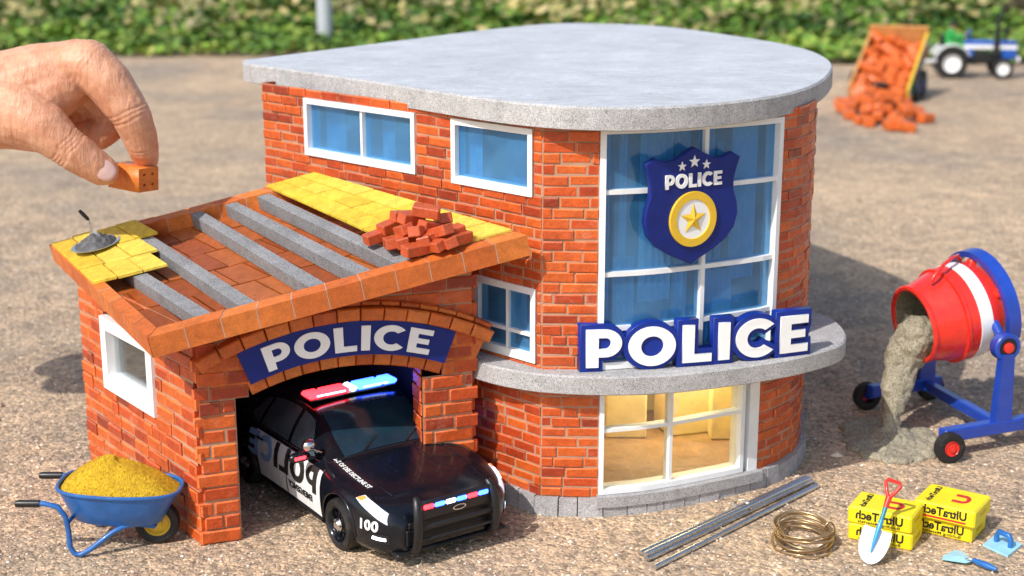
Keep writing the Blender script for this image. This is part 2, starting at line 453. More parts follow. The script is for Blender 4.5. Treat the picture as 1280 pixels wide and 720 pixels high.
def groundmat():
    m, nt, b = newmat('gravel_ground'); co = coords(nt)
    big = noise_node(nt, .28, 5, .6, co); mid = noise_node(nt, 2.2, 6, .7, co)
    v1 = N(nt, 'ShaderNodeTexVoronoi'); v1.inputs['Scale'].default_value = 26; nt.links.new(co, v1.inputs['Vector'])
    v2 = N(nt, 'ShaderNodeTexVoronoi'); v2.inputs['Scale'].default_value = 62; nt.links.new(co, v2.inputs['Vector'])
    base = ramp(nt, big.outputs['Fac'], [(.32, (.37, .315, .26)), (.5, (.53, .41, .295)), (.68, (.64, .495, .35))])
    c = mixc(nt, 1.0, base.outputs[0], ramp(nt, mid.outputs['Fac'], [(.3, (.68, .68, .70)), (.7, (1.2, 1.16, 1.1))]).outputs[0], 'MULTIPLY')
    sep = N(nt, 'ShaderNodeSeparateColor'); nt.links.new(v1.outputs['Color'], sep.inputs[0])
    sep2 = N(nt, 'ShaderNodeSeparateColor'); nt.links.new(v2.outputs['Color'], sep2.inputs[0])
    c = mixc(nt, .65, c, ramp(nt, sep.outputs[0], [(0, (.50, .49, .49)), (.5, (1, 1, 1)), (.85, (1.15, 1.07, .95)), (1, (1.5, 1.44, 1.36))]).outputs[0], 'MULTIPLY')
    c = mixc(nt, .75, c, ramp(nt, sep2.outputs[0], [(0, (.42, .40, .39)), (.4, (.92, .92, .92)), (.85, (1.15, 1.1, 1.05)), (1, (1.7, 1.62, 1.55))]).outputs[0], 'MULTIPLY')
    # asphalt grey strip far away by the field
    sx = N(nt, 'ShaderNodeSeparateXYZ'); nt.links.new(co, sx.inputs[0])
    far = N(nt, 'ShaderNodeMapRange'); nt.links.new(sx.outputs[1], far.inputs[0]); far.inputs[1].default_value = 17; far.inputs[2].default_value = 27
    c = mixc(nt, far.outputs[0], c, mixc(nt, .5, c, (.46, .43, .42)))
    def stain(c, x, y, rad, colr, amt, sc):
        d = N(nt, 'ShaderNodeVectorMath', operation='DISTANCE'); nt.links.new(co, d.inputs[0]); d.inputs[1].default_value = (x, y, 0)
        mr = N(nt, 'ShaderNodeMapRange'); nt.links.new(d.outputs['Value'], mr.inputs[0]); mr.inputs[1].default_value = rad; mr.inputs[2].default_value = rad * .3
        nn = noise_node(nt, sc, 6, .75, co); th_ = ramp(nt, nn.outputs['Fac'], [(.46, (0, 0, 0)), (.60, (amt,) * 3)])
        mm = N(nt, 'ShaderNodeMath', operation='MULTIPLY'); nt.links.new(mr.outputs[0], mm.inputs[0]); nt.links.new(th_.outputs[0], mm.inputs[1])
        return mixc(nt, mm.outputs[0], c, colr)
    c = stain(c, -2.2, 7.2, .75, (.66, .43, .08), .65, 16)
    c = stain(c, 2.5, 8.7, 1.1, (.30, .28, .23), .7, 9)
    c = stain(c, .3, 7.5, 1.1, (.50, .20, .10), .35, 12)
    c = stain(c, -1.6, 7.1, 1.0, (.52, .22, .11), .35, 11)
    damp = noise_node(nt, .9, 7, .7, co, .4)
    c = mixc(nt, 1.0, c, ramp(nt, damp.outputs['Fac'], [(.32, (.80, .79, .80)), (.44, (1, 1, 1))]).outputs[0], 'MULTIPLY')
    nt.links.new(c, b.inputs['Base Color']); b.inputs['Roughness'].default_value = .95
    d1 = N(nt, 'ShaderNodeMath', operation='ADD'); nt.links.new(v1.outputs['Distance'], d1.inputs[0])
    d2 = N(nt, 'ShaderNodeMath', operation='MULTIPLY'); nt.links.new(v2.outputs['Distance'], d2.inputs[0]); d2.inputs[1].default_value = .6
    nt.links.new(d2.outputs[0], d1.inputs[1])
    inv = N(nt, 'ShaderNodeMath', operation='SUBTRACT'); inv.inputs[0].default_value = 1; nt.links.new(d1.outputs[0], inv.inputs[1])
    p = bump(nt, b, inv.outputs[0], .55, .022); bump(nt, b, mid.outputs['Fac'], .35, .05, p)
groundmat()
def pebblemat():
    m, nt, b = newmat('pebble'); geo = N(nt, 'ShaderNodeNewGeometry')
    r = ramp(nt, geo.outputs['Random Per Island'], [(0, (.20, .17, .145)), (.25, (.40, .30, .21)), (.6, (.62, .46, .32)), (.9, (.80, .67, .53)), (1, (.90, .86, .80))])
    nt.links.new(r.outputs[0], b.inputs['Base Color']); b.inputs['Roughness'].default_value = .85
pebblemat()
def smokemat():
    m, nt, b = newmat('exhaust_smoke'); nt.nodes.remove(b)
    out = [n for n in nt.nodes if n.type == 'OUTPUT_MATERIAL'][0]; co = coords(nt)
    n = noise_node(nt, 2.4, 5, .7, co, .5); r = ramp(nt, n.outputs['Fac'], [(.36, (0, 0, 0)), (.52, (.9, .9, .9))])
    tr = N(nt, 'ShaderNodeBsdfTransparent'); df = N(nt, 'ShaderNodeBsdfDiffuse'); df.inputs[0].default_value = (.06, .05, .04, 1)
    mx = N(nt, 'ShaderNodeMixShader'); nt.links.new(r.outputs[0], mx.inputs[0]); nt.links.new(tr.outputs[0], mx.inputs[1]); nt.links.new(df.outputs[0], mx.inputs[2])
    nt.links.new(mx.outputs[0], out.inputs[0])
smokemat()
M_ = MAT

# ------------------------------------------------------------------ brick walls along a plan path
class Path:
    def __init__(s, pts):
        s.p = [Vector((q[0], q[1])) for q in pts]; s.c = [0.0]
        for a, b in zip(s.p, s.p[1:]): s.c.append(s.c[-1] + (b - a).length)
        s.L = s.c[-1]
    def seg(s, t):
        for i in range(len(s.p) - 1):
            if t <= s.c[i + 1] or i == len(s.p) - 2: return i
    def at(s, t, z, d=0.0):
        i = s.seg(t); a, b = s.p[i], s.p[i + 1]; e = (b - a).normalized()
        q = a + e * (t - s.c[i])
        # smoothed normal
        nn = Vector((e.y, -e.x))
        if 0 < i and t - s.c[i] < .5 * (s.c[i + 1] - s.c[i]):
            f = (s.p[i] - s.p[i - 1]).normalized(); w = .5 - (t - s.c[i]) / (s.c[i + 1] - s.c[i]); nn = nn * (1 - w) + Vector((f.y, -f.x)) * w
        elif i < len(s.p) - 2 and t > s.c[i]:
            f = (s.p[i + 2] - s.p[i + 1]).normalized(); w = max(0, (t - s.c[i]) / (s.c[i + 1] - s.c[i]) - .5); nn = nn * (1 - w) + Vector((f.y, -f.x)) * w
        nn.normalize()
        q = q + nn * d
        return Vector((q.x, q.y, z))
    def hit(s, x, y):
        d = ray(x, y); best = None
        for i in range(len(s.p) - 1):
            p, q = s.p[i], s.p[i + 1]; L = (q - p).length; e = (q - p) / L
            det = -d[0] * e.y + e.x * d[1]
            if abs(det) < 1e-9: continue
            k = (-p.x * e.y + e.x * p.y) / det; u = (d[0] * p.y - d[1] * p.x) / det
            lo = -1e9 if i == 0 else 0; hi = 1e9 if i == len(s.p) - 2 else L
            if k > 0 and lo <= u <= hi and (best is None or k < best[0]): best = (k, s.c[i] + u, HC + d[2] * k)
        return best[1], best[2]
def subtract(iv, a, b):
    out = []
    for p, q in iv:
        if b <= p or a >= q: out.append((p, q)); continue
        if a > p: out.append((p, a))
        if b < q: out.append((b, q))
    return out
def brick_rows(mb, path, z0, rows, ch, bl, spans, holes=(), front=.02, joint=.006, cham=.005, mortar=None, jit=.004, corner0=0.0, corner1=0.0, extra=None):
    """spans(row, zmid) -> list of free (s0, s1)"""
    for r in range(rows):
        za = z0 + r * ch; zb = za + ch; zm = (za + zb) / 2
        iv = list(spans(r, zm))
        for (a, b, lo, hi) in holes:
            if zm > lo and zm < hi: iv = subtract(iv, a, b)
        for i in range(1, len(path.p) - 1):
            e0, e1 = (path.p[i] - path.p[i - 1]).normalized(), (path.p[i + 1] - path.p[i]).normalized()
            if e0.dot(e1) < .93: iv = subtract(iv, path.c[i] - 1e-5, path.c[i] + 1e-5)
        for (a, b) in iv:
            if b - a < .012: continue
            if mortar is not None:
                nseg = max(1, int((b - a) / .12))
                for k in range(nseg):
                    s0 = a + (b - a) * k / nseg; s1 = a + (b - a) * (k + 1) / nseg
                    mortar.quad(path.at(s0, za, front * .60), path.at(s1, za, front * .60), path.at(s1, zb, front * .60), path.at(s0, zb, front * .60))
            # cuts
            cuts = [a]
            off = (0, .5, .25, .75)[r % 4] * bl + rng.uniform(-.08, .08) * bl
            x = math.floor((a - off) / bl) * bl + off
            while x < b:
                x += bl * (rng.choice((.5, 1, 1, 1)) if rng.random() < .25 else 1) + rng.uniform(-.05, .05) * bl
                if x - cuts[-1] < bl * .22: continue
                if b - x < bl * .22: break
                if x > a + bl * .2: cuts.append(x)
            cuts.append(b)
            for s0, s1 in zip(cuts, cuts[1:]):
                if abs(s0 - a) < 1e-6 and corner0 and a < 1e-6: s0e = s0 - (corner0 if r % 2 == 0 else 0)
                else: s0e = s0 + joint / 2
                if abs(s1 - path.L) < 1e-6 and corner1: s1e = s1 + (corner1 if r % 2 == 0 else 0)
                else: s1e = s1 - joint / 2
                d = front + rng.uniform(-jit, jit)
                j = lambda q: q + rng.uniform(-.0022, .0022)
                c = cham * rng.uniform(.7, 1.4)
                zl, zh = j(za + joint / 2), j(zb - joint / 2)
                sl, sh = (s0e, s1e)
                back = [path.at(sl, zl, -.004), path.at(sh, zl, -.004), path.at(sh, zh, -.004), path.at(sl, zh, -.004)]
                mid = [path.at(sl, zl, d - c), path.at(sh, zl, d - c), path.at(sh, zh, d - c), path.at(sl, zh, d - c)]
                c2 = c * .9
                fr = [path.at(j(sl + c2), j(zl + c2), d), path.at(j(sh - c2), j(zl + c2), d), path.at(j(sh - c2), j(zh - c2), d), path.at(j(sl + c2), j(zh - c2), d)]
                fs = [(8, 9, 10, 11)]
                for k in range(4):
                    l = (k + 1) % 4
                    fs.append((k, l, 4 + l, 4 + k)); fs.append((4 + k, 4 + l, 8 + l, 8 + k))
                b0_ = len(mb.f); mb.add(back + mid + fr, fs)
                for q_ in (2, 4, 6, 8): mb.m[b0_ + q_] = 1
def strip(mb, path, sa, sb, za, zb, d0, d1, n=1, mi=0):
    """a bar that follows the wall path: d0 inside, d1 outside"""
    V = []; Fc = []
    for i in range(n + 1):
        t = sa + (sb - sa) * i / n
        V += [path.at(t, za, d0), path.at(t, za, d1), path.at(t, zb, d1), path.at(t, zb, d0)]
    for i in range(n):
        for k in range(4):
            l = (k + 1) % 4
            Fc.append((i * 4 + k, (i + 1) * 4 + k, (i + 1) * 4 + l, i * 4 + l))
    Fc.append((0, 1, 2, 3)); Fc.append((n * 4 + 3, n * 4 + 2, n * 4 + 1, n * 4))
    mb.add(V, Fc, mi)

# ================================================================== THE SETTING
mb = MB()
def gh(x, y):
    return 0.0
mb.quad((-400, -60, 0), (400, -60, 0), (400, 900, 0), (-400, 900, 0))
tag(mb.build('ground', M_['gravel_ground']), kind='structure')

# gravel grains: real little stones near the model
def pebbles():
    mb = MB(); r = random.Random(3)
    base = [(1, 0, 0), (-1, 0, 0), (0, 1, 0), (0, -1, 0), (0, 0, 1), (0, 0, -1)]
    fcs = [(0, 2, 4), (2, 1, 4), (1, 3, 4), (3, 0, 4), (2, 0, 5), (1, 2, 5), (3, 1, 5), (0, 3, 5)]
    n = 0
    while n < 26000:
        Y = 5.2 + 12 * r.random() ** 1.7; X = r.uniform(-.42, .42) * Y
        s = r.choice((.006, .007, .008, .010, .012)) * (1 + .04 * (Y - 6))
        if r.random() < .006: s *= r.uniform(1.8, 3.0)
        a = r.uniform(0, 6.28); ca, sa = math.cos(a) * s, math.sin(a) * s
        k = r.uniform(.6, 1.0); h = r.uniform(.45, .8) * s
        vs = []
        for (x, y, z) in base:
            x *= r.uniform(.8, 1.2); y *= k * r.uniform(.8, 1.2)
            vs.append((X + x * ca - y * sa, Y + x * sa + y * ca, h * .35 + z * h))
        mb.add(vs, fcs); n += 1
    tag(mb.build('gravel', M_['pebble']), kind='stuff', label='loose fine gravel scattered over the sandy ground')
pebbles()

# vegetation strip: short grass verge, then leafy crop rows
def leaves(name, mat, X0, X1, Y0, Y1, n, hfun, size, label, seed, edge=None):
    mb = MB(); r = random.Random(seed)
    for _ in range(n):
        Y = r.uniform(Y0, Y1); X = r.uniform(X0, X1) * (Y / Y1 * .9 + .25)
        if edge and Y < edge(X): continue
        h = hfun(X, Y, r)
        if h <= 0: continue
        z = h * r.random() ** .6
        s = size * r.uniform(.5, 1.4)
        a = r.uniform(0, 6.28); t = r.uniform(-.9, .9)
        u = Vector((math.cos(a), math.sin(a), t)).normalized() * s
        w = Vector((-math.sin(a), math.cos(a), r.uniform(-.8, .8))).normalized() * s * r.uniform(.5, .85)
        p = Vector((X, Y, z + s * .4))
        mb.add([p - u * .5, p + w * .5, p + u * .6, p - w * .5], [(0, 1, 2, 3)])
    tag(mb.build(name, mat), kind='stuff', label=label)
def edge(x): return 34.9 - .13 * x + 1.0 * noise.noise(Vector((x * .25, 0, 0)))
def grassh(x, y, r):
    return .20 * max(.25, .7 + noise.noise(Vector((x * .5, y * .5, 3))))
def croph(x, y, r):
    g = noise.noise(Vector((x * .28, y * .45, 1.7)))
    k = min(1.0, max(.12, (y - edge(x) - 3) / 9)); g2 = noise.noise(Vector((x * .11, y * .2, 5.1)))
    return .85 * k * max(0, .25 + 1.5 * g + .9 * g2)
leaves('grass', M_['grass_leaf'], -25, 25, 34, 52, 64000, grassh, .27, 'bright green grass verge along the edge of the gravel', 11, edge)
leaves('crops', M_['crop_leaf'], -32, 32, 40, 86, 115000, croph, .33, 'leafy green crops growing in the field behind the gravel', 12, lambda x: edge(x) + 4.2)
leaves('dry_grass', M_['dry_leaf'], -28, 28, 38, 66, 16000, lambda x, y, r: 1.1 if noise.noise(Vector((x * .3, y * .5, 9))) > .12 else 0, .34, 'straw coloured dry weeds between the green crops', 13, edge)
mb = MB(); mb.quad((-120, 41, .012), (120, 34, .012), (160, 400, .012), (-160, 400, .012))
m, nt, b = newmat('field_soil'); nn = noise_node(nt, .6, 6, .7, coords(nt)); nt.links.new(ramp(nt, nn.outputs['Fac'], [(.3, (.03, .075, .02)), (.7, (.18, .26, .05))]).outputs[0], b.inputs['Base Color']); b.inputs['Roughness'].default_value = 1
tag(mb.build('field', m), kind='structure')
p = G(407, 57); mb = MB()
mb.tube([p, p + Vector((0, 0, 1.0)), p + Vector((.03, 0, 9))], .21, 14)
mb.tube([p, p + Vector((0, 0, .16))], .34, 14)
tag(mb.build('post', M_['post_grey'], smooth=40), 'pale grey round post standing at the edge of the green field', 'post')

# ================================================================== POLICE STATION
C0 = Vector((.17, 7.708)); DD = Vector((-1.63, 9.494))
front_pts = [(C0.x, C0.y), (.506, 7.690), (.74, 7.748), (.90, 7.812), (1.034, 7.878), (1.25, 7.985), (1.443, 8.094), (1.585, 8.215), (1.685, 8.345), (1.755, 8.48), (1.805, 8.63), (1.842, 8.79), (1.862, 8.95)]
back_pts = [(1.92, 9.3), (1.90, 9.8), (1.82, 10.5), (1.62, 11.3), (1.28, 12.0), (.85, 12.5), (.36, 12.75)]
tw = Path([(DD.x, DD.y)] + front_pts + back_pts)
SC = tw.c[1]                                   # arc length at the front corner
station = thing('police_station', 'tall round fronted red brick police station model with a flat concrete roof', 'building', (.4, 9.6, 0))
CH = .0600; Z0 = .105; ROWS = 36
def on_main(x0, x1):
    pass
mainP = Path([(DD.x, DD.y), (C0.x, C0.y)])
def rect_main(pts):
    q = [mainP.hit(*p) for p in pts]
    return (min(a for a, b in q), max(a for a, b in q), sum(sorted(b for a, b in q)[:2]) / 2, sum(sorted(b for a, b in q)[-2:]) / 2)
w_double = (SC - 2.075, SC - 1.016, 1.845, 2.208)
w_single = (SC - .706, SC - .068, 1.835, 2.208)
w_lower = (SC - .528, SC - .040, .892, 1.322)
sA = tw.hit(748, 300)[0]; sB = tw.hit(968, 300)[0]
w_tall = (sA, sB, .872, 2.222)
sC = tw.hit(748, 555)[0]; sD = tw.hit(926, 540)[0]; sE = tw.hit(943, 540)[0]
w_shop = (sC, sD, .125, .757)
holes = [w_double, w_single, w_lower, w_tall, (sC, sE, .1, .757)]
wall = MB(); mort = MB()
brick_rows(wall, tw, Z0, ROWS, CH, .165, lambda r, z: [(0, tw.L)], holes, front=.022, joint=.0088, mortar=mort, cham=.006, jit=.006)
# close the back from the last point to the far corner
bk = Path([tuple(tw.p[-1]), (DD.x, DD.y)])
brick_rows(wall, bk, Z0, ROWS, CH, .165, lambda r, z: [(0, bk.L)], [], front=.022, joint=.0088, mortar=mort, cham=.006)
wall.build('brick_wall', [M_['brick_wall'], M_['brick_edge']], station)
mort.build('mortar_joints', M_['mortar'], station)
# projecting bricks of the corner pier beside the tall window
# plinth of grey kerb blocks
pl = MB(); r2 = random.Random(5); s = 0
full = Path([tuple(q) for q in tw.p] + [(DD.x, DD.y)])
while s < full.L:
    w = r2.uniform(.10, .14); e = min(full.L, s + w)
    a = [full.at(s + .004, 0, -.02), full.at(e - .004, 0, -.02)]
    h = Z0 + .004 + r2.uniform(-.006, .004) ; d = .062 + r2.uniform(-.006, .006)
    V = [full.at(s + .003, 0, -.03), full.at(e - .003, 0, -.03), full.at(e - .003, 0, d), full.at(s + .003, 0, d),
         full.at(s + .003, h, -.03), full.at(e - .003, h, -.03), full.at(e - .003, h, d - .006), full.at(s + .003, h, d - .006)]
    pl.add(V, [(0, 1, 2, 3), (4, 7, 6, 5), (3, 2, 6, 7), (0, 3, 7, 4), (2, 1, 5, 6), (1, 0, 4, 5)])
    s = e
pl.build('plinth', M_['plinth'], station, fix=True)
# window sill step below the shop window
mb = MB(); strip(mb, tw, sC - .01, sE + .01, .06, .122, -.02, .075, 10); mb.build('sill', M_['plinth'], station, fix=True)
# roof slab
def slab(name, outline, zt, th, mats, bev=.012, parent=None):
    mb = MB(); n = len(outline); V = []; c = Vector((sum(q[0] for q in outline) / n, sum(q[1] for q in outline) / n, 0))
    def inset(q, k): v = Vector((q[0], q[1], 0)); return v + (c - v).normalized() * k
    rings = [(0.02, zt - th), (0, zt - th + .006), (0, zt - bev), (bev, zt)]
    for k, z in rings:
        for q in outline: v = inset(q, k); V.append((v.x, v.y, z))
    fs = []; mi = []
    for k in range(3):
        for i in range(n):
            j = (i + 1) % n; fs.append((k * n + i, k * n + j, (k + 1) * n + j, (k + 1) * n + i))
    mb.add(V, fs, 0); mb.add([V[3 * n + i] for i in range(n)], [tuple(range(n))], 1); mb.add([V[i] for i in range(n)], [tuple(range(n))[::-1]], 0)
    return mb.build(name, mats, parent, fix=False)
def smooth_loop(pts, sub=6, corner=()):
    out = []; n = len(pts)
    for i in range(n):
        p0, p1, p2, p3 = pts[i - 1], pts[i], pts[(i + 1) % n], pts[(i + 2) % n]
        for k in range(sub):
            t = k / sub
            out.append(tuple(.5 * (2 * b + (c - a) * t + (2 * a - 5 * b + 4 * c - d) * t * t + (3 * b - a - 3 * c + d) * t ** 3) for a, b, c, d in zip(p0, p1, p2, p3)))
    return out
ZT = 2.355; ZTH = .128
ro = [G(x, y, ZT)[:2] for x, y in [(304, 74.5), (304.5, 77.5), (311, 80), (375, 88.5), (450, 99.5), (525, 111), (600, 122), (650, 128), (700, 132), (760, 134), (810, 133.6), (860, 131.4), (910, 127.2), (960, 121), (990, 115), (1014, 107.5), (1030, 98.5), (1039, 89), (1041, 81), (1033, 72), (1010, 62), (965, 52), (900, 42), (830, 33), (760, 29.5), (690, 29.5), (600, 38), (500, 50.5), (400, 63), (315, 73.5)]]
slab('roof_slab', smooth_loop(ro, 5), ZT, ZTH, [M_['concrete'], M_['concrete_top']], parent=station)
# ledge above the ground floor
ZL = .868; LTH = .112
le = [G(x, y, ZL)[:2] for x, y in [(584, 448), (610, 456), (640, 462.5), (680, 468), (740, 471), (800, 470.5), (850, 467.5), (900, 462), (950, 455), (1000, 446), (1040, 435), (1054, 428), (1058, 419), (1054, 410), (1046, 402), (1034, 395), (1016, 389)]]
inner = [tw.at(t, 0, -.02)[:2] for t in np.linspace(tw.c[len(front_pts)] + .30, SC - .60, 30)]
def dens(p, k):
    return [tuple(a + (b - a) * i / k for a, b in zip(p[j], p[j + 1])) for j in range(len(p) - 1) for i in range(k)] + [p[-1]]
def open_spline(p, sub):
    q = [tuple(2 * a - b for a, b in zip(p[0], p[1]))] + [tuple(v) for v in p] + [tuple(2 * a - b for a, b in zip(p[-1], p[-2]))]; out = []
    for i in range(1, len(q) - 2):
        for k in range(sub):
            t = k / sub; out.append(tuple(.5 * (2 * b + (c - a) * t + (2 * a - 5 * b + 4 * c - d) * t * t + (3 * b - a - 3 * c + d) * t ** 3) for a, b, c, d in zip(q[i - 1], q[i], q[i + 1], q[i + 2])))
    return out + [tuple(p[-1])]
lo = open_spline(le, 4)
slab2 = MB(); ol = lo + list(inner); n = len(ol)
for (k0, z0_), (k1, z1_) in zip([(0, ZL - LTH), (0, ZL - .010)], [(0, ZL - .010), (1, ZL)]):
    pass
cen = Vector((.8, 8.6, 0))
def ins(q, k): v = Vector((q[0], q[1], 0)); w = v + (cen - v).normalized() * k; return w
V = []
for k, z in ((.012, ZL - LTH), (0, ZL - LTH + .008), (0, ZL - .010), (.010, ZL)):
    for i, q in enumerate(ol): v = ins(q, k if i < len(lo) else 0); V.append((v.x, v.y, z))
fs = [(k * n + i, k * n + (i + 1) % n, (k + 1) * n + (i + 1) % n, (k + 1) * n + i) for k in range(3) for i in range(n)]
slab2.add(V, fs + [tuple(3 * n + i for i in range(n)), tuple(range(n))[::-1]], 0)
slab2.build('ledge', M_['concrete'], station)

def window(path, rect, cols, rowsz, parent, label=None, fw=.034, din=-.07, dout=.034, bar=.020, seg=1, glass='blue_glass', sillh=None, colw=None):
    """frame part with its panes as sub-parts"""
    a, b, lo, hi = rect
    fr = MB()
    strip(fr, path, a, a + fw, lo, hi, din, dout, 1); strip(fr, path, b - fw, b, lo, hi, din, dout, 1)
    strip(fr, path, a + fw, b - fw, lo, lo + fw * 1.25, din, dout, seg); strip(fr, path, a + fw, b - fw, hi - fw, hi, din, dout, seg)
    xs = [a + fw] + [a + fw + (b - a - 2 * fw) * c for c in cols] + [b - fw]
    for x in xs[1:-1]: strip(fr, path, x - bar / 2, x + bar / 2, lo + fw * 1.25, hi - fw, din * .6, dout - .012, 1)
    zs = [lo + fw * 1.25] + [lo + (hi - lo) * c for c in rowsz] + [hi - fw]
    for z in zs[1:-1]:
        for i in range(len(xs) - 1):
            x0 = xs[i] + (bar / 2 if i else 0); x1 = xs[i + 1] - (bar / 2 if i < len(xs) - 2 else 0)
            strip(fr, path, x0, x1, z - bar / 2, z + bar / 2, din * .6, dout - .014, max(1, seg // 2))
    f = fr.build('window', M_['white_paint'], parent, fix=True)
    if label: f['label'] = label
    for i in range(len(xs) - 1):
        for j in range(len(zs) - 1):
            g = MB(); strip(g, path, xs[i] - .004, xs[i + 1] + .004, zs[j] - .004, zs[j + 1] + .004, -.012, -.006, max(1, seg // 2))
            g.build('pane', M_[glass], f, smooth=30, fix=True)
    return f
mainW = tw
window(tw, w_double, [.53], [], station)
window(tw, w_single, [], [], station)
window(tw, w_lower, [.55], [.36], station, fw=.038)
window(tw, w_tall, [.545], [.17, .40, .74], station, seg=12, fw=.032, bar=.026, label='tall curved window with blue panes behind the badge')
window(tw, w_shop, [.46], [.60], station, seg=8, fw=.026, bar=.020, glass='warm_glass', label='ground floor shopfront window lit warm from inside')
mb = MB(); strip(mb, tw, sD + .003, sD + .035, .122, .757, -.10, -.03, 1); strip(mb, tw, sD + .037, sE, .122, .757, -.12, .03, 1)
mb.build('door_jamb', M_['white_paint'], station, fix=True)
# rooms behind the glass
def room_back(name, path, a, b, lo, hi, depth, mat, seg=4, fl=None):
    mb = MB()
    strip(mb, path, a - .05, b + .05, lo - .03, hi + .03, -depth - .01, -depth, seg)
    strip(mb, path, a - .06, a - .05, lo - .03, hi + .03, -depth, -.075, 1); strip(mb, path, b + .05, b + .06, lo - .03, hi + .03, -depth, -.075, 1)
    strip(mb, path, a - .05, b + .05, lo - .04, lo - .03, -depth, -.075, seg); strip(mb, path, a - .05, b + .05, hi + .03, hi + .04, -depth, -.075, seg)
    return mb.build(name, mat, station, fix=True)
def curtain(path, a, b, lo, hi, d, amp=.010, wl=.05):
    mb = MB(); n = max(8, int((b - a) / .006))
    ph = rng.uniform(0, 6)
    def fn(u, v):
        t = a + (b - a) * u
        return path.at(t, lo + (hi - lo) * v, d + amp * math.sin(2 * math.pi * t / wl + ph + .8 * math.sin(t * 31)))
    mb.grid(fn, n, 1)
    o = mb.build('curtain', M_['curtain'], station, smooth=60)
    return o
for rc in (w_double, w_single, w_lower):
    room_back('room_wall', tw, rc[0], rc[1], rc[2], rc[3], .30, M_['room_blue'], 1)
curtain(tw, w_double[0] + .07, w_double[0] + .27, w_double[2], w_double[3], -.10)
curtain(tw, w_double[0] + .62, w_double[0] + .74, w_double[2], w_double[3], -.10)
curtain(tw, w_single[0] + .03, w_single[0] + .16, w_single[2], w_single[3], -.10)
curtain(tw, w_lower[0] + .24, w_lower[0] + .34, w_lower[2] + .1, w_lower[3], -.10)
room_back('room_wall', tw, w_tall[0], w_tall[1], w_tall[2], w_tall[3], .34, M_['room_blue'], 10)
for f0, f1, z0_, z1_ in ((.02, .08, .0, 1), (.13, .17, .2, 1), (.24, .42, .25, 1), (.45, .53, .0, 1), (.57, .66, .0, 1), (.70, .74, .1, .9), (.78, .97, .3, 1), (.10, .22, .0, .45), (.60, .80, .0, .35)):
    a, b, l, h = w_tall; curtain(tw, a + (b - a) * f0, a + (b - a) * f1, l + (h - l) * z0_, l + (h - l) * z1_, -.11 - .02 * rng.random(), .012, .045)
# ground floor shop room
a, b, l, h = w_shop
mb = MB(); x0, x1, y1 = .42, 1.56, 9.15
flo = [tw.at(t, .118, -.072) for t in np.linspace(a - .02, sE + .02, 9)]
mb.add([tuple(q) for q in flo] + [(x1, y1, .118), (x0, y1, .118)], [tuple(range(11))])
mb.build('room_floor', M_['room_floor'], station)
mb = MB(); mb.quad((x0, y1, .118), (x1, y1, .118), (x1, y1, .80), (x0, y1, .80)); q0, q1 = flo[0], flo[-1]
mb.quad((q0.x, q0.y, .118), (x0, y1, .118), (x0, y1, .80), (q0.x, q0.y, .80)); mb.quad((x1, y1, .118), (q1.x, q1.y, .118), (q1.x, q1.y, .80), (x1, y1, .80))
mb.build('room_wall', M_['room_cream_glow'], station)
mb = MB(); mb.box((.72, 8.75, .34), (.26, .3, .44), bev=.01); mb.box((1.12, 8.8, .30), (.34, .26, .36), bev=.01, R3=Matrix.Rotation(.3, 4, 'Z'))
mb.box((1.36, 8.72, .45), (.22, .3, .66), bev=.01); mb.box((.92, 8.98, .45), (.9, .1, .03)); mb.build('cabinet', M_['carton'], station)
mb = MB(); mb.box((.98, 8.5, .742), (.5, .3, .012))
m, nt, b_ = newmat('ceiling_lamp_glow'); b_.inputs['Emission Color'].default_value = (1, .82, .46, 1); b_.inputs['Emission Strength'].default_value = 22
mb.build('ceiling_lamp', m, station)

# ================================================================== GARAGE
A = Vector(G(257, 679)[:2]); B = Vector(G(118, 578)[:2]); FRp = Vector(G(590, 630)[:2])
garage = thing('garage', 'low brick garage with an arched doorway and half tiled sloping roof', 'garage', (A.x + .3, A.y + .9, 0))
sp = Path([tuple(B), tuple(A)]); fp = Path([tuple(A), tuple(FRp)])
GCH = .0815
FL = P(185, 425, 7.0); FRr = P(660, 297, 7.58); BL = P(62, 308, 8.95); BRr = P(395, 220, 8.72)
up = ((FRr - FL).cross(BL - FL)).normalized()
def RF(u, v, h=0.0):
    return FL * ((1 - u) * (1 - v)) + FRr * (u * (1 - v)) + BL * ((1 - u) * v) + BRr * (u * v) + up * h
def roof_z(x, y):
    n = up; return FL.z - (n.x * (x - FL.x) + n.y * (y - FL.y)) / n.z
THK = .102
gw = MB(); gm = MB()
gwin = (sp.L - 1.175, sp.L - .470, .60, 1.045)
def side_sp(r, z):
    return [(0, sp.L)] if z < 1.02 else ([(.0, sp.L)] if z < roof_z(sp.at(.1, 0).x, sp.at(.1, 0).y) - THK else [])
brick_rows(gw, sp, 0, 16, .0765, .185, lambda r, z: [(0, sp.L)] if z + .03 < 1.225 else [], [gwin], front=.03, joint=.010, mortar=gm, cham=.008, jit=.007, corner1=.03)
s_o = gw.build('side_wall', [M_['brick_wall'], M_['brick_edge']], garage)
gf = MB()
ac, az, r0, r1, r2_, r3, r4 = .815, -.47, 1.40, 1.482, 1.655, 1.655, 1.742
def front_sp(r, z):
    # opening under the arch ring, top cut by the sloping roof
    half = math.sqrt(max(0, (r1 + .004) ** 2 - (z - az) ** 2)) if z > .80 else 0
    lo = 0; q = fp.at(0, 0); zr0 = roof_z(q.x, q.y) - THK; q = fp.at(fp.L, 0); zr1 = roof_z(q.x, q.y) - THK
    if z + GCH / 2 > zr0: lo = (z + GCH / 2 - zr0) / (zr1 - zr0) * fp.L
    if lo > fp.L: return []
    iv = [(lo, fp.L)]
    if z < .84: iv = subtract(iv, .197, 1.245)
    elif half: half = min(half, .545); iv = subtract(iv, ac - half, ac + half)
    return iv
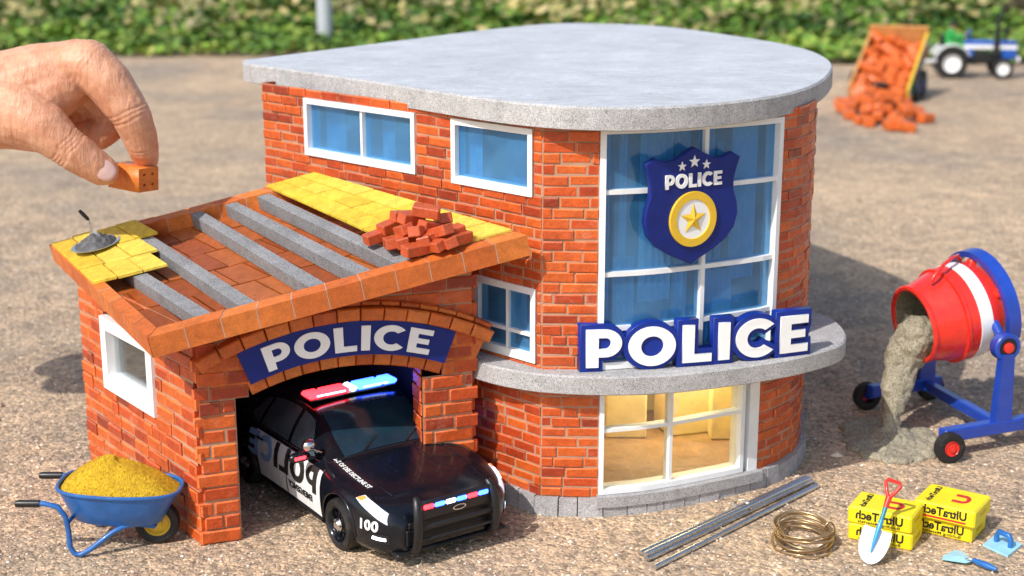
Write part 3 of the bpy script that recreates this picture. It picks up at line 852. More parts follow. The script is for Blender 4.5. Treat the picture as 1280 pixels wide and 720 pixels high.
brick_rows(gf, fp, 0, 19, GCH, .20, front_sp, [], front=.03, joint=.010, mortar=gm, cham=.008, jit=.006, corner0=.03, corner1=.03)
# right return and the door reveals
ret = Path([tuple(FRp), tuple(FRp + (B - A).normalized() * .36)])
brick_rows(gf, ret, 0, 18, GCH, .17, lambda r, z: [(0, ret.L)], [], front=.03, joint=.010, mortar=gm, cham=.008, corner0=.03)
inw = -Vector(((FRp - A).normalized().y, -(FRp - A).normalized().x))
for s_, rev in ((.197, False), (1.245, True)):
    p0 = Vector(fp.at(s_, 0)[:2]); p1 = p0 + inw * .17
    pth = Path([tuple(p1), tuple(p0)]) if rev else Path([tuple(p0), tuple(p1)])
    brick_rows(gf, pth, 0, 11 if rev else 10, GCH, .17, lambda r, z: [(.004, pth.L - .004)], [], front=.004, joint=.010, cham=.005, mortar=None)
mp = tw.at(SC - 1.72, 0); bkp = Path([(mp.x, mp.y), (B.x, B.y)]); bw_ = MB()
brick_rows(bw_, bkp, 0, 16, .0765, .185, lambda r, z: [(0, bkp.L)] if z < 1.16 else [(0, bkp.L * max(.05, 1 - (z - 1.12) / .55))], [], front=.03, joint=.010, mortar=gm, cham=.008, jit=.007)
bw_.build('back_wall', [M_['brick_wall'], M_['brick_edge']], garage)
gf.build('front_wall', [M_['brick_wall'], M_['brick_edge']], garage)
gm.build('mortar_joints', M_['mortar'], garage)
# arch rings
def arch_ring(mb, ra, rb, a0, a1, n, d0, d1):
    for i in range(n):
        w0 = a0 + (a1 - a0) * i / n; w1 = a0 + (a1 - a0) * (i + 1) / n
        g = .0032 / ra
        w0 += g; w1 -= g; c = .007; dd = d1 + rng.uniform(-.004, .004)
        def q(w, r_, d): return fp.at(ac + r_ * math.sin(w), az + r_ * math.cos(w), d)
        cw = c / ra
        V = [q(w0, ra, d0), q(w1, ra, d0), q(w1, rb, d0), q(w0, rb, d0), q(w0, ra, dd - c), q(w1, ra, dd - c), q(w1, rb, dd - c), q(w0, rb, dd - c),
             q(w0 + cw, ra + c, dd), q(w1 - cw, ra + c, dd), q(w1 - cw, rb - c, dd), q(w0 + cw, rb - c, dd)]
        fs = [(8, 9, 10, 11), (3, 2, 1, 0)]
        for k in range(4):
            l = (k + 1) % 4; fs += [(k, l, 4 + l, 4 + k), (4 + k, 4 + l, 8 + l, 8 + k)]
        mb.add(V, fs)
ar = MB()
th = math.asin(.56 / r1)
arch_ring(ar, r0, r1, -th, th, 11, -.16, .034)
th2 = math.asin(.835 / r4)
arch_ring(ar, r3 + .017, r4, -th2, th2, 13, -.01, .105)
arch_ring(ar, r4 + .004, r4 + .030, -th2 * .0 - .02, th2 * .98, 8, -.01, .07)
ar.build('arch', M_['brick_arch'], garage, fix=True)
mb = MB()   # plain wall strip behind the sign
n = 24
for i in range(n):
    w0 = -th2 + 2 * th2 * i / n; w1 = -th2 + 2 * th2 * (i + 1) / n
    mb.quad(fp.at(ac + 1.47 * math.sin(w0), az + 1.47 * math.cos(w0), .024), fp.at(ac + 1.47 * math.sin(w1), az + 1.47 * math.cos(w1), .024), fp.at(ac + 1.67 * math.sin(w1), az + 1.67 * math.cos(w1), .024), fp.at(ac + 1.67 * math.sin(w0), az + 1.67 * math.cos(w0), .024))
mb.build('arch_infill', M_['brick_arch'], garage)
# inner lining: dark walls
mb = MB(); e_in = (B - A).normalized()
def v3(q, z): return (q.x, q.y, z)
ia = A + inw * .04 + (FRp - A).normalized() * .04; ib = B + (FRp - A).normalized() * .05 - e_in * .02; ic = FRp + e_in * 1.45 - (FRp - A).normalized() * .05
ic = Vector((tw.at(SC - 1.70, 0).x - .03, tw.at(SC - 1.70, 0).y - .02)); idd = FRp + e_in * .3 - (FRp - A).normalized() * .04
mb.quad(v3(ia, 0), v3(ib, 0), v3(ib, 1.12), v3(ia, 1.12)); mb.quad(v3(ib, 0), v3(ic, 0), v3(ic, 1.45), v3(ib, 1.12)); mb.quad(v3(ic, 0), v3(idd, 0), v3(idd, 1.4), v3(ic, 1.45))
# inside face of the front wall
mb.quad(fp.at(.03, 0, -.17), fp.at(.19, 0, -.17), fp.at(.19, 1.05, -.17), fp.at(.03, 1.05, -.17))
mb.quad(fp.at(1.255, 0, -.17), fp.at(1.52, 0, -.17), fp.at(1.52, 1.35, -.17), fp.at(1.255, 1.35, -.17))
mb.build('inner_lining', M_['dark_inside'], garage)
window(sp, gwin, [], [], garage, fw=.075, din=-.10, dout=.045, glass='warm_glass', label='white framed window in the garage side wall')
mb = MB(); strip(mb, sp, gwin[0], gwin[1], gwin[2], gwin[3], -.22, -.21); mb.build('room_wall', M_['pale_room'], garage)
# roof: deck of dark orange tiles, raised rim, concrete joists, yellow paving
dk = MB()
dk.grid(lambda u, v: RF(.01 + .98 * u, .01 + .98 * v, -THK), 12, 12)
nu, nv = 11, 6
for i in range(nu):
    for j in range(nv):
        o_ = .5 / nu if j % 2 else 0
        u0 = i / nu + .003 - o_ ; u1 = (i + 1) / nu - .003 - o_; v0 = j / nv + .004; v1 = (j + 1) / nv - .004
        u0 = max(.004, u0); 
        if i == nu - 1 and o_: u1 = .996
        hb = -.078 + rng.uniform(-.003, .003)
        V = [RF(u0, v0, -THK + .002), RF(u1, v0, -THK + .002), RF(u1, v1, -THK + .002), RF(u0, v1, -THK + .002), RF(u0, v0, hb), RF(u1, v0, hb), RF(u1, v1, hb), RF(u0, v1, hb)]
        dk.add(V, [(4, 5, 6, 7), (0, 1, 5, 4), (1, 2, 6, 5), (2, 3, 7, 6), (3, 0, 4, 7)], 1)
dk.build('roof_deck', [M_['mortar'], M_['deck_tile']], garage)
rim = MB(); jm = MB()
def rim_run(p0, p1, q0, q1, n):
    """p outer edge (u,v) ends, q inner edge ends"""
    for i in range(n):
        t0, t1 = i / n, (i + 1) / n
        L = lambda a, b, t: (a[0] + (b[0] - a[0]) * t, a[1] + (b[1] - a[1]) * t)
        g = .012 / n * 1.0
        a0, a1, b0, b1 = L(p0, p1, t0 + g), L(p0, p1, t1 - g), L(q0, q1, t0 + g), L(q0, q1, t1 - g)
        h = .012 + rng.uniform(-.003, .003)
        V = [RF(*a0, -THK), RF(*a1, -THK), RF(*b1, -THK), RF(*b0, -THK), RF(*a0, h), RF(*a1, h), RF(*b1, h), RF(*b0, h)]
        rim.add(V, [(0, 3, 2, 1), (4, 5, 6, 7), (0, 1, 5, 4), (1, 2, 6, 5), (2, 3, 7, 6), (3, 0, 4, 7)])
        if i:
            a0, a1, b0, b1 = L(p0, p1, t0 - g * .9), L(p0, p1, t0 + g * .9), L(q0, q1, t0 - g * .9), L(q0, q1, t0 + g * .9)
            V = [RF(*a0, -THK + .002), RF(*a1, -THK + .002), RF(*b1, -THK + .002), RF(*b0, -THK + .002), RF(*a0, .011), RF(*a1, .011), RF(*b1, .011), RF(*b0, .011)]
            rim.add(V, [(4, 5, 6, 7), (0, 1, 5, 4), (1, 2, 6, 5), (2, 3, 7, 6), (3, 0, 4, 7)], 1)
t1_, t2_ = .040, .052
rim_run((0, 0), (1, 0), (t1_, t2_), (1, t2_), 11)
rim_run((0, 1), (0, 0), (t1_, 1 - t2_), (t1_, t2_), 9)
rim_run((1, 1), (0, 1), (1, 1 - t2_), (t1_, 1 - t2_), 10)
rim.build('roof_edge', [M_['terracotta'], M_['joint']], garage, fix=True)
def pix(p):
    y, z = p[1], p[2] - HC
    dep = y * CT - z * ST
    return (640 + F * p[0] / dep, 360 - F * (y * ST + z * CT) / dep)
def ruv(x, y, h=0.0):
    """(u, v) on the roof surface for a point of the roof plan"""
    u, v = .5, .5
    for _ in range(30):
        a = pix(RF(u, v, h)); b = pix(RF(u + 1e-3, v, h)); c = pix(RF(u, v + 1e-3, h))
        m00, m10 = (b[0] - a[0]) / 1e-3, (b[1] - a[1]) / 1e-3; m01, m11 = (c[0] - a[0]) / 1e-3, (c[1] - a[1]) / 1e-3
        D_ = m00 * m11 - m01 * m10; e0, e1 = x - a[0], y - a[1]
        u += (e0 * m11 - e1 * m01) / D_; v += (m00 * e1 - m10 * e0) / D_
    return u, v
for (xb, yb, xf, yf) in ((130, 318, 262, 400), (196, 304, 320, 387), (240, 264, 402, 360), (281, 252, 463, 345), (322, 242, 502, 327)):
    ub = ruv(xb, yb)[0]; uf = ruv(xf, yf)[0]; hw_ = .021
    mb = MB()
    va, vb = t2_ + .002, 1 - t2_ - .002
    mb.add([RF(uf - hw_, va, -.076), RF(uf + hw_, va, -.076), RF(ub + hw_, vb, -.076), RF(ub - hw_, vb, -.076), RF(uf - hw_, va, .004), RF(uf + hw_, va, .004), RF(ub + hw_, vb, .004), RF(ub - hw_, vb, .004)],
           [(0, 3, 2, 1), (4, 5, 6, 7), (0, 1, 5, 4), (1, 2, 6, 5), (2, 3, 7, 6), (3, 0, 4, 7)])
    mb.build('joist', M_['joist_concrete'], garage)
def tile(mb, q, h0, h1):
    c = .004
    ce = ((q[0][0] + q[2][0]) / 2, (q[0][1] + q[2][1]) / 2)
    sh = lambda p, k: (p[0] + (ce[0] - p[0]) * k, p[1] + (ce[1] - p[1]) * k)
    V = [RF(*sh(p, .06), h0) for p in q] + [RF(*sh(p, .06), h1 - c) for p in q] + [RF(*sh(p, .10), h1) for p in q]
    fs = [(3, 2, 1, 0), (8, 9, 10, 11)]
    for k in range(4):
        l = (k + 1) % 4; fs += [(k, l, 4 + l, 4 + k), (4 + k, 4 + l, 8 + l, 8 + k)]
    mb.add(V, fs)
yt = MB()
ua, ub_ = ruv(512, 322)[0], ruv(330, 236)[0]
nr = 9
for j in range(nr):
    v0 = .055 + (1.0 - .055) * j / nr; v1 = .055 + (1.0 - .055) * (j + 1) / nr
    s0 = ua + (ub_ - ua) * v0; s1 = ua + (ub_ - ua) * v1
    k = 3
    for i in range(k):
        f0, f1 = i / k, (i + 1) / k
        h = .030 + rng.uniform(-.003, .003)
        tile(yt, [(s0 + (.998 - s0) * f0, v0), (s0 + (.998 - s0) * f1, v0), (s1 + (.998 - s1) * f1, v1), (s1 + (.998 - s1) * f0, v1)], .0135, h)
o = yt.build('tile_paving', M_['yellow_tile'], garage); o['label'] = 'finished band of yellow tiles beside the tall wall'
yt = MB()
lay = [(.005, .60, 2), (.005, .70, 2), (.005, .80, 2), (.005, .90, 3)]
rows_px = [((112, 345), (203, 320)), ((100, 325), (214, 295)), ((80, 308), (228, 276))]
for j, (va, vb, ue) in enumerate([(.50, .645, .235), (.65, .80, .265), (.805, .995, .335)]):
    u = .003; k = 3 if j != 2 else 4
    for i in range(k):
        f0, f1 = u + (ue - u) * i / k, u + (ue - u) * (i + 1) / k
        h = .032 + rng.uniform(-.004, .004)
        dv = rng.uniform(-.006, .006)
        tile(yt, [(f0, va + dv), (f1, va + dv), (f1, vb + dv), (f0, vb + dv)], .0135, h)
o = yt.build('tile_paving', M_['yellow_tile'], garage); o['label'] = 'first few yellow tiles laid at the low corner of the roof'

# arched garage sign
sg = thing('garage_sign', 'curved navy POLICE sign with white letters above the garage doorway', 'sign', fp.at(ac, 1.0, .05))
mb = MB(); ths = math.asin(.575 / 1.57)
n = 30
for i in range(n):
    w0 = -ths + 2 * ths * i / n; w1 = -ths + 2 * ths * (i + 1) / n
    V = []
    for d in (.040, .085):
        for w, r_ in ((w0, 1.476), (w1, 1.476), (w1, 1.668), (w0, 1.668)):
            V.append(fp.at(ac + r_ * math.sin(w), az + r_ * math.cos(w), d))
    fs = [(4, 5, 6, 7), (3, 2, 1, 0), (0, 1, 5, 4), (2, 3, 7, 6)]
    if i == 0: fs.append((3, 0, 4, 7))
    if i == n - 1: fs.append((1, 2, 6, 5))
    mb.add(V, fs)
mb.build('board', M_['navy'], sg, merge=.0005, fix=True)
wd, tot = word('POLICE', .13)
hl = .140; scl = .94 / (tot * hl)
for loops, x, w_ in wd:
    me = curve_mesh(loops, extrude=.004)
    def wf(c):
        s_ = (c.x - tot / 2) * hl * scl; r_ = 1.502 + c.y * hl; an = s_ / 1.57
        return fp.at(ac + r_ * math.sin(an), az + r_ * math.cos(an), .090 + c.z)
    warp(me, wf); link('letter', me, M_['white_letter'], sg)

# badge hanging in front of the tall window
bc = Vector(P(862, 258, 7.72)); 
Pl, Pr = P(802, 258, 7.63), P(922, 258, 7.93)
ex = Vector((Pr.x - Pl.x, Pr.y - Pl.y, 0)).normalized(); ez = Vector((0, 0, 1)); ey = ez.cross(ex)
MBd = Matrix((ex, ez, ex.cross(ez))).transposed().to_4x4()
bc = (Pl + Pr) / 2; bc.z = P(862, 256, bc.y).z
MBd.translation = bc
badge = thing('police_badge', 'navy shield shaped POLICE badge with gold star hung before the tall window', 'sign', bc)
hw2 = (Pr - Pl).length / 2 * .94; hh = .312
half = [(0, 1.0), (.20, .90), (.42, .80), (.62, .79), (.84, .86), (1.0, .78), (.94, .62), (.88, .42), (.88, .22), (.97, -.02), (.995, -.22), (.93, -.45), (.76, -.64), (.50, -.80), (.24, -.92), (0, -1.03)]
shape = half + [(-x, y) for x, y in half[-2:0:-1]]
shape = [(x * hw2, y * hh) for x, y in shape][::-1]
me = curve_mesh([shape], extrude=.010, bevel=.010, seg=3); link('shield', fit(me, MBd), M_['navy'], badge, smooth=50)
def star(cx, cy, ro_, ri=.40):
    return [(cx + (ro_ if k % 2 == 0 else ro_ * ri) * math.sin(k * math.pi / 5), cy + (ro_ if k % 2 == 0 else ro_ * ri) * math.cos(k * math.pi / 5)) for k in range(10)]
for cx, cy, q in ((-.080, .222, .028), (0, .243, .036), (.080, .222, .028)):
    link('small_star', fit(curve_mesh([star(cx, cy, q)], .004), MBd @ Matrix.Translation((0, 0, .024))), M_['white_letter'], badge)
wdb, totb = word('POLICE', .10)
link('lettering', fit(curve_mesh([[(x * .078 * .97 - totb * .078 * .97 / 2, y * .078 + .103) for x, y in L] for ls, _, _ in wdb for L in ls], .004), MBd @ Matrix.Translation((0, 0, .0245))), M_['white_letter'], badge)
ringc = (0, -.075)
link('ring', fit(curve_mesh([arc(*ringc, .152, .152, 0, 360, 48)[:-1], arc(*ringc, .112, .112, 360, 0, 40)[:-1]], .006, .003), MBd @ Matrix.Translation((0, 0, .026))), M_['gold'], badge)
link('disc', fit(curve_mesh([arc(*ringc, .1105, .1105, 0, 360, 40)[:-1]], .004), MBd @ Matrix.Translation((0, 0, .0245))), M_['white_letter'], badge)
mb = MB(); so = star(ringc[0], ringc[1], .088, .42); mb.add([(x, y, 0) for x, y in so] + [(ringc[0], ringc[1], .018)], [(i, 10, (i + 1) % 10) for i in range(10)], 0, MBd @ Matrix.Translation((0, 0, .030)))
mb.build('star', M_['gold'], badge, fix=True)
mb = MB(); q = MBd @ Vector((0, .1, -.02)); mb.tube([MBd @ Vector((0, .1, -.025)), MBd @ Vector((0, .1, -.075))], .02, 8); mb.build('bracket', M_['steel'], badge)

# free-standing POLICE letters on the ledge
La, Lb = G(724, 464, ZL), G(1010, 441, ZL)
ls = thing('police_sign', 'large white POLICE letters with blue edges standing on the round concrete ledge', 'sign', (La + Lb) / 2)
lx = (Lb - La).normalized(); ML = Matrix((lx, Vector((0, 0, 1)), lx.cross(Vector((0, 0, 1))))).transposed().to_4x4()
wd, tot = word('POLICE', .16)
LW = (Lb - La).length; hL = .218; o_ = .026; fx = (LW - 2 * o_) / (tot * hL)
bow = .055
def place_letter(me):
    def wf(c):
        t = c.x / LW
        return La + lx * c.x + Vector((0, 0, c.y)) + lx.cross(Vector((0, 0, 1))) * (c.z + bow * (4 * t * (1 - t)))
    return warp(me, wf)
for loops, x, w_ in wd:
    lp = [[(o_ + a * hL * fx, o_ + b * hL) for a, b in L] for L in loops]
    back = [lp[0]] if len(lp) > 1 else lp
    me = curve_mesh(back, extrude=.030, offset=.024, bevel=.004)
    k = link('letter', place_letter(fit(me, Matrix.Translation((0, .002, -.01)))), M_['royal'], ls)
    k['label'] = 'blue block letter with a white face'
    me = curve_mesh(lp, extrude=.006)
    link('letter_face', place_letter(fit(me, Matrix.Translation((0, .002, .0325)))), M_['white_letter'], k)


# ------------------------------------------------------------------ soft bodies out of tapered capsules, fused to one skin
def ball(mb, c, r, nu=14, nv=9, sc=(1, 1, 1)):
    V = [(c[0], c[1], c[2] + r * sc[2])]
    for j in range(1, nv):
        t = math.pi * j / nv
        for i in range(nu):
            a = 2 * math.pi * i / nu
            V.append((c[0] + r * sc[0] * math.sin(t) * math.cos(a), c[1] + r * sc[1] * math.sin(t) * math.sin(a), c[2] + r * sc[2] * math.cos(t)))
    V.append((c[0], c[1], c[2] - r * sc[2])); n = len(V) - 1
    fs = [(0, 1 + i, 1 + (i + 1) % nu) for i in range(nu)]
    for j in range(nv - 2):
        for i in range(nu):
            a = 1 + j * nu + i; b_ = 1 + j * nu + (i + 1) % nu
            fs.append((a, a + nu, b_ + nu, b_))
    s0 = 1 + (nv - 2) * nu
    fs += [(s0 + i, n, s0 + (i + 1) % nu) for i in range(nu)]
    mb.add(V, fs)
def capsule_chain(mb, pts):
    for (p, r), (q, s) in zip(pts, pts[1:]):
        p, q = Vector(p), Vector(q); L = (q - p).length; k = max(1, int(L / (min(r, s) * .22)))
        for i in range(k + 1):
            t = i / k; ball(mb, p.lerp(q, t), r + (s - r) * t)
def fuse(mb, voxel, smooth=6, factor=.5, disp=None):
    me = mb.mesh('body'); o = bpy.data.objects.new('body', me)
    m = o.modifiers.new('r', 'REMESH'); m.mode = 'VOXEL'; m.voxel_size = voxel; m.use_smooth_shade = True
    m = o.modifiers.new('s', 'SMOOTH'); m.iterations = smooth; m.factor = factor
    me = evaluated(o)
    if disp:
        ns = [v.normal.copy() for v in me.vertices]
        for v, nn in zip(me.vertices, ns): v.co = v.co + nn * disp(v.co)
        me.update()
    return me

# ================================================================== THINGS ON THE GARAGE ROOF
def brick_mesh(l, w, h, bev):
    mb = MB(); mb.box((0, 0, 0), (l, w, h), bev=bev); return mb
def place(o, M):
    o.matrix_world = M; W[o] = M
roofM = Matrix(((FRr - FL).normalized(), up.cross((FRr - FL).normalized()), up)).transposed()
bm0 = brick_mesh(.145, .072, .058, .005).mesh('brick'); bm0.materials.append(M_['loose_brick'])
LB = [(545, 345, 0, 0), (560, 250, .03, 10), (350, 257, 0, 15), (397, 278, 0, 88), (436, 270, .01, 80), (478, 300, 0, 20), (540, 285, .0, 115), (587, 275, 0, 95), (625, 262, 0, 30), (395, 222, .03, 25), (490, 240, .065, 55), (440, 235, .055, 100), (562, 240, .06, 120), (600, 245, .025, 20), (465, 200, .10, 25), (570, 200, .045, 95), (440, 190, .06, 15), (515, 172, .15, -25), (510, 262, .03, 70), (470, 255, .0, 0), (530, 225, .055, 30)]
for i, (x, y, h, a) in enumerate(LB[1:]):
    px, py = x / 2.667 + 340, y / 2.667 + 200
    u, v = ruv(px, py, .06 + h)
    q = RF(u, v, .034 + .030 + h)
    M = Matrix.Translation(q) @ roofM.to_4x4() @ Matrix.Rotation(R(a), 4, 'Z') @ Matrix.Rotation(R(rng.uniform(-6, 6) + (22 if h > .04 else 4)), 4, 'Y') @ Matrix.Rotation(R(rng.uniform(-10, 10)), 4, 'X')
    o = bpy.data.objects.new('brick', bm0); col.objects.link(o); place(o, M)
    tag(o, 'small red brick in the loose heap on the yellow tiled roof', 'brick', 'red bricks heaped on the garage roof')
pu, pv = ruv(121, 309, .03)
pc = RF(pu, pv, .036); MP = Matrix.Translation(pc) @ roofM.to_4x4()
mb = MB(); mb.lathe([(0, 0), (.09, 0), (.148, .016), (.150, .019), (.146, .019), (.088, .005), (0, .005)], 40, MP)
tag(mb.build('plate', M_['plate_metal'], smooth=40, merge=.0003), 'round silver mixing plate lying on the yellow corner tiles', 'plate')
mb = MB(); r_ = random.Random(4)
def mound(u, v):
    a = u * 2 * math.pi; rr = v * .128
    h = .075 * (1 - v) ** .8 + .012 * noise.noise(Vector((math.cos(a) * v * 5, math.sin(a) * v * 5, 2))) + .016 * abs(noise.noise(Vector((math.cos(a) * v * 11, math.sin(a) * v * 11, 7)))) * (1 if v < .98 else 0)
    return MP @ Vector((rr * math.cos(a) * (1 + .08 * math.sin(3 * a)), rr * math.sin(a), .008 + max(0, h)))
mb.grid(mound, 48, 16, flip=True)
tag(mb.build('mortar_heap', M_['dark_mortar'], smooth=60, merge=.0003), 'dark grey wet mortar heaped on the silver plate', 'mortar')
t0 = MP @ Vector((.0, .0, .05)); t1 = P(113, 284, pc.y - .0); t2 = P(111, 275, pc.y); t3 = P(99, 263, pc.y - .02)
tr = thing('trowel', 'tiny black handled trowel stuck upright in the grey mortar', 'trowel', t0)
mb = MB(); d_ = (t2 - t0).normalized(); mb.tube([t0 - d_ * .02, t1, t2], .005, 8); mb.build('tang', M_['steel'], tr, smooth=60)
mb = MB(); mb.tube([t2, t2.lerp(t3, .15), t2.lerp(t3, .6), t3], [.006, .012, .013, .010], 10); mb.build('handle', M_['black_plastic'], tr, smooth=60)
mb = MB(); mb.add([t0 + Vector((-.035, 0, -.03)), t0 + Vector((.035, -.01, -.03)), t0 + Vector((.045, -.02, .025)), t0 + Vector((.012, 0, .055)), t0 + Vector((-.03, 0, .03))], [(0, 1, 2, 3, 4)])
mb.build('blade', M_['plate_metal'], tr)

# ================================================================== HAND WITH BRICK
YH = 8.45
def hp(x, y, dy=0.0): return P(x, y, YH + dy * 1.15)
pxu = 1800 / (YH * CT + 1.0 * ST * .6)
def ch(*pts): return [(hp(x, y, d), r / pxu) for x, y, d, r in pts]
mb = MB()
capsule_chain(mb, ch((-330, 128, .10, 66), (-90, 122, .06, 60), (5, 118, .05, 55), (55, 100, .06, 47), (98, 86, .06, 37)))
capsule_chain(mb, ch((-330, 122, .42, 60), (-90, 120, .36, 54), (0, 112, .34, 46), (60, 96, .34, 40), (92, 92, .34, 32)))
capsule_chain(mb, ch((-20, 140, .06, 44), (40, 128, .0, 40), (80, 105, .0, 32)))
# index
capsule_chain(mb, ch((98, 82, .02, 34), (112, 80, -.01, 31), (136, 104, -.03, 30), (154, 130, -.04, 27.5), (163, 142, -.04, 26)))
capsule_chain(mb, ch((163, 142, -.04, 26), (174, 168, -.01, 22.5), (178, 182, .01, 21)))
capsule_chain(mb, ch((178, 182, .01, 21), (181, 194, .05, 18), (183, 200, .07, 15.5)))
# thumb
capsule_chain(mb, ch((0, 132, -.04, 44), (30, 146, -.12, 39), (56, 160, -.16, 32), (70, 172, -.17, 27.5)))
capsule_chain(mb, ch((70, 172, -.17, 27), (92, 189, -.17, 25.5), (112, 203, -.15, 22.5), (126, 212, -.13, 20.5), (131, 214, -.13, 18)))
# folded middle finger and the two behind it
capsule_chain(mb, ch((96, 92, .14, 30), (120, 112, .15, 26), (141, 140, .15, 21)))
capsule_chain(mb, ch((141, 140, .15, 21), (138, 160, .13, 18.5), (124, 172, .11, 17)))
capsule_chain(mb, ch((88, 98, .32, 28), (118, 128, .34, 23), (132, 148, .34, 19)))
capsule_chain(mb, ch((132, 148, .34, 19), (120, 166, .30, 17), (102, 166, .26, 15.5)))
capsule_chain(mb, ch((78, 106, .48, 24), (98, 140, .50, 19), (96, 158, .46, 15), (80, 160, .42, 13)))
# web between thumb and palm, heel of the hand
capsule_chain(mb, ch((40, 140, -.04, 32), (74, 118, .02, 28), (100, 102, .06, 24)))
capsule_chain(mb, ch((-60, 152, .25, 36), (10, 160, .22, 28), (50, 172, .16, 20)))
def crease(c, J, ax, rad, n, gap, dep):
    q = c - J
    if q.length > rad: return 0
    d = q.dot(ax); w = 1 - (q.length / rad) ** 4; v = 0
    for k in range(n):
        e = (d - (k - (n - 1) / 2) * gap + .006 * math.sin(q.z * 60 + k)) / .0075; v -= dep * math.exp(-e * e)
    return v * w
_pip = hp(164, 140, -.04); _pa = (hp(172, 162, -.02) - hp(156, 128, -.04)).normalized()
_dip = hp(178, 181, .01); _da = (hp(181, 194, .05) - hp(174, 168, -.01)).normalized()
_ip = hp(86, 184, -.17); _ia = (hp(110, 202, -.15) - hp(60, 166, -.17)).normalized()
_mk = hp(113, 84, -.02); _ma = (hp(140, 108, -.03) - hp(98, 82, .02)).normalized()
def hdisp0(c):
    return crease(c, _pip, _pa, .17, 3, .026, .007) + crease(c, _dip, _da, .13, 2, .022, .006) + crease(c, _ip, _ia, .165, 4, .022, .007) + crease(c, _mk, _ma, .17, 3, .03, .004)
def hdisp(c):
    q = c * 9
    return hdisp0(c) + .004 * noise.noise(q) + .0022 * noise.noise(Vector((c.x * 34, c.y * 16, c.z * 20)))
me = fuse(mb, .0085, 9, .5, hdisp)
hand = link('hand', me, M_['skin'], None, 180)
tag(hand, 'bare hand reaching in from the left and pinching a small brick', 'hand')
# thumb nail: a shallow curved shield lying on the thumb tip
nc = hp(127, 212.5, -.13); nd = (hp(131, 215, -.13) - hp(108, 200, -.15)).normalized()
toc = (Vector((0, 0, HC)) - nc).normalized(); nz = (toc + Vector((.05, 0, .12))).normalized(); nx = nd; ny = nz.cross(nx).normalized(); nz = nx.cross(ny)
MN = Matrix((nx, ny, nz)).transposed().to_4x4(); MN.translation = nc
mb = MB(); rn = 20.5 / pxu
def nailf(u, v):
    a = u * 2 * math.pi; x = math.cos(a); y = math.sin(a)
    k = (abs(x) ** 2.6 + abs(y) ** 2.6) ** (-1 / 2.6)
    X = x * k * v * 16 / pxu; Y_ = y * k * v * 12.5 / pxu
    return MN @ Vector((X, Y_, math.sqrt(max(1e-6, rn * rn * 1.04 - Y_ * Y_)) - (.004 if v > .99 else 0) - .10 * max(0, X - .02)))
mb.grid(nailf, 28, 8)
mb.build('thumb_nail', M_['nail'], hand, smooth=60, merge=.0003)
# brick: end face with four holes towards the right
e0 = hp(186, 224.5, -.05)
bx = Vector((.80, -.55, -.03)).normalized(); bz = Vector((.0, 0, 1)); 
MBk = frame_xz(e0, bx, (0.06, 0, 1))
bw, bh, bl_ = .147, .135, .27
hold = thing('held_brick', 'orange brick with four holes held between thumb and finger', 'brick', e0)
outer = [(-bw / 2, -bh / 2), (bw / 2, -bh / 2), (bw / 2, bh / 2), (-bw / 2, bh / 2)]
hl_ = [[(cx + .0135 * math.cos(-k * math.pi / 8), cy + .0105 * math.sin(-k * math.pi / 8)) for k in range(16)] for cx in (-.031, .031) for cy in (-.030, .030)]
me = curve_mesh([outer] + hl_, extrude=bl_ / 2 - .003, bevel=.003)
YZ = Matrix(((0, 0, 1, 0), (1, 0, 0, 0), (0, 1, 0, 0), (0, 0, 0, 1)))
link('block', fit(me, MBk @ Matrix.Translation((-bl_ / 2, 0, 0)) @ YZ), M_['held_brick'], hold)
mb = MB()
for cx in (-.031, .031):
    for cy in (-.030, .030): mb.lathe([(.0134, -.02), (0, -.02)], 12, MBk @ Matrix.Translation((0, cx, cy)) @ Matrix.Rotation(R(90), 4, 'Y'))
mb.build('hole', M_['black_plastic'], hold)

# ================================================================== POLICE CAR  (metres in its own frame, then scaled)
KC = .40
hd = Vector((.575, -.818, 0)).normalized()
FW = G(432, 684)
MC = Matrix((hd, Vector((-hd.y, hd.x, 0)), Vector((0, 0, 1)))).transposed().to_4x4()
SX, SY, SZ = .40, .49, .405
MC.translation = FW - (MC.to_3x3() @ Vector((1.55 * SX, -.86 * SY, 0)))
MC = MC @ Matrix.Diagonal((SX, SY, SZ, 1))
car = thing('police_car', 'black and white police sedan with lit roof bar nosing out of the garage', 'car', MC @ Vector((0, 0, 0)))
def cr(tab, x):
    xs = [t[0] for t in tab]; ys = [t[1] for t in tab]
    if x <= xs[0]: return ys[0]
    if x >= xs[-1]: return ys[-1]
    i = max(k for k in range(len(xs) - 1) if xs[k] <= x)
    h = xs[i + 1] - xs[i]; t = (x - xs[i]) / h
    sl = lambda k: (ys[k + 1] - ys[k]) / (xs[k + 1] - xs[k])
    def tg(k):
        if k == 0: return sl(0)
        if k == len(xs) - 1: return sl(k - 1)
        a, b = sl(k - 1), sl(k)
        return 0 if a * b <= 0 else 2 * a * b / (a + b)
    m0, m1 = tg(i) * h, tg(i + 1) * h
    return ys[i] * (2 * t ** 3 - 3 * t * t + 1) + m0 * (t ** 3 - 2 * t * t + t) + ys[i + 1] * (-2 * t ** 3 + 3 * t * t) + m1 * (t ** 3 - t * t)
HWt = [(-2.58, .66), (-2.45, .80), (-2.1, .90), (-1.3, .955), (-.9, .94), (0, .93), (.9, .94), (1.5, .96), (2.0, .925), (2.3, .85), (2.48, .75), (2.58, .64)]
ZTt = [(-2.58, .84), (-2.5, 1.02), (-2.3, 1.08), (-1.7, 1.09), (-1.0, 1.04), (.9, 1.02), (1.2, .99), (1.8, .925), (2.2, .85), (2.42, .765), (2.52, .70), (2.58, .62)]
ZBt = [(-2.58, .34), (-2.4, .26), (-1.3, .20), (1.5, .19), (2.3, .19), (2.58, .24)]
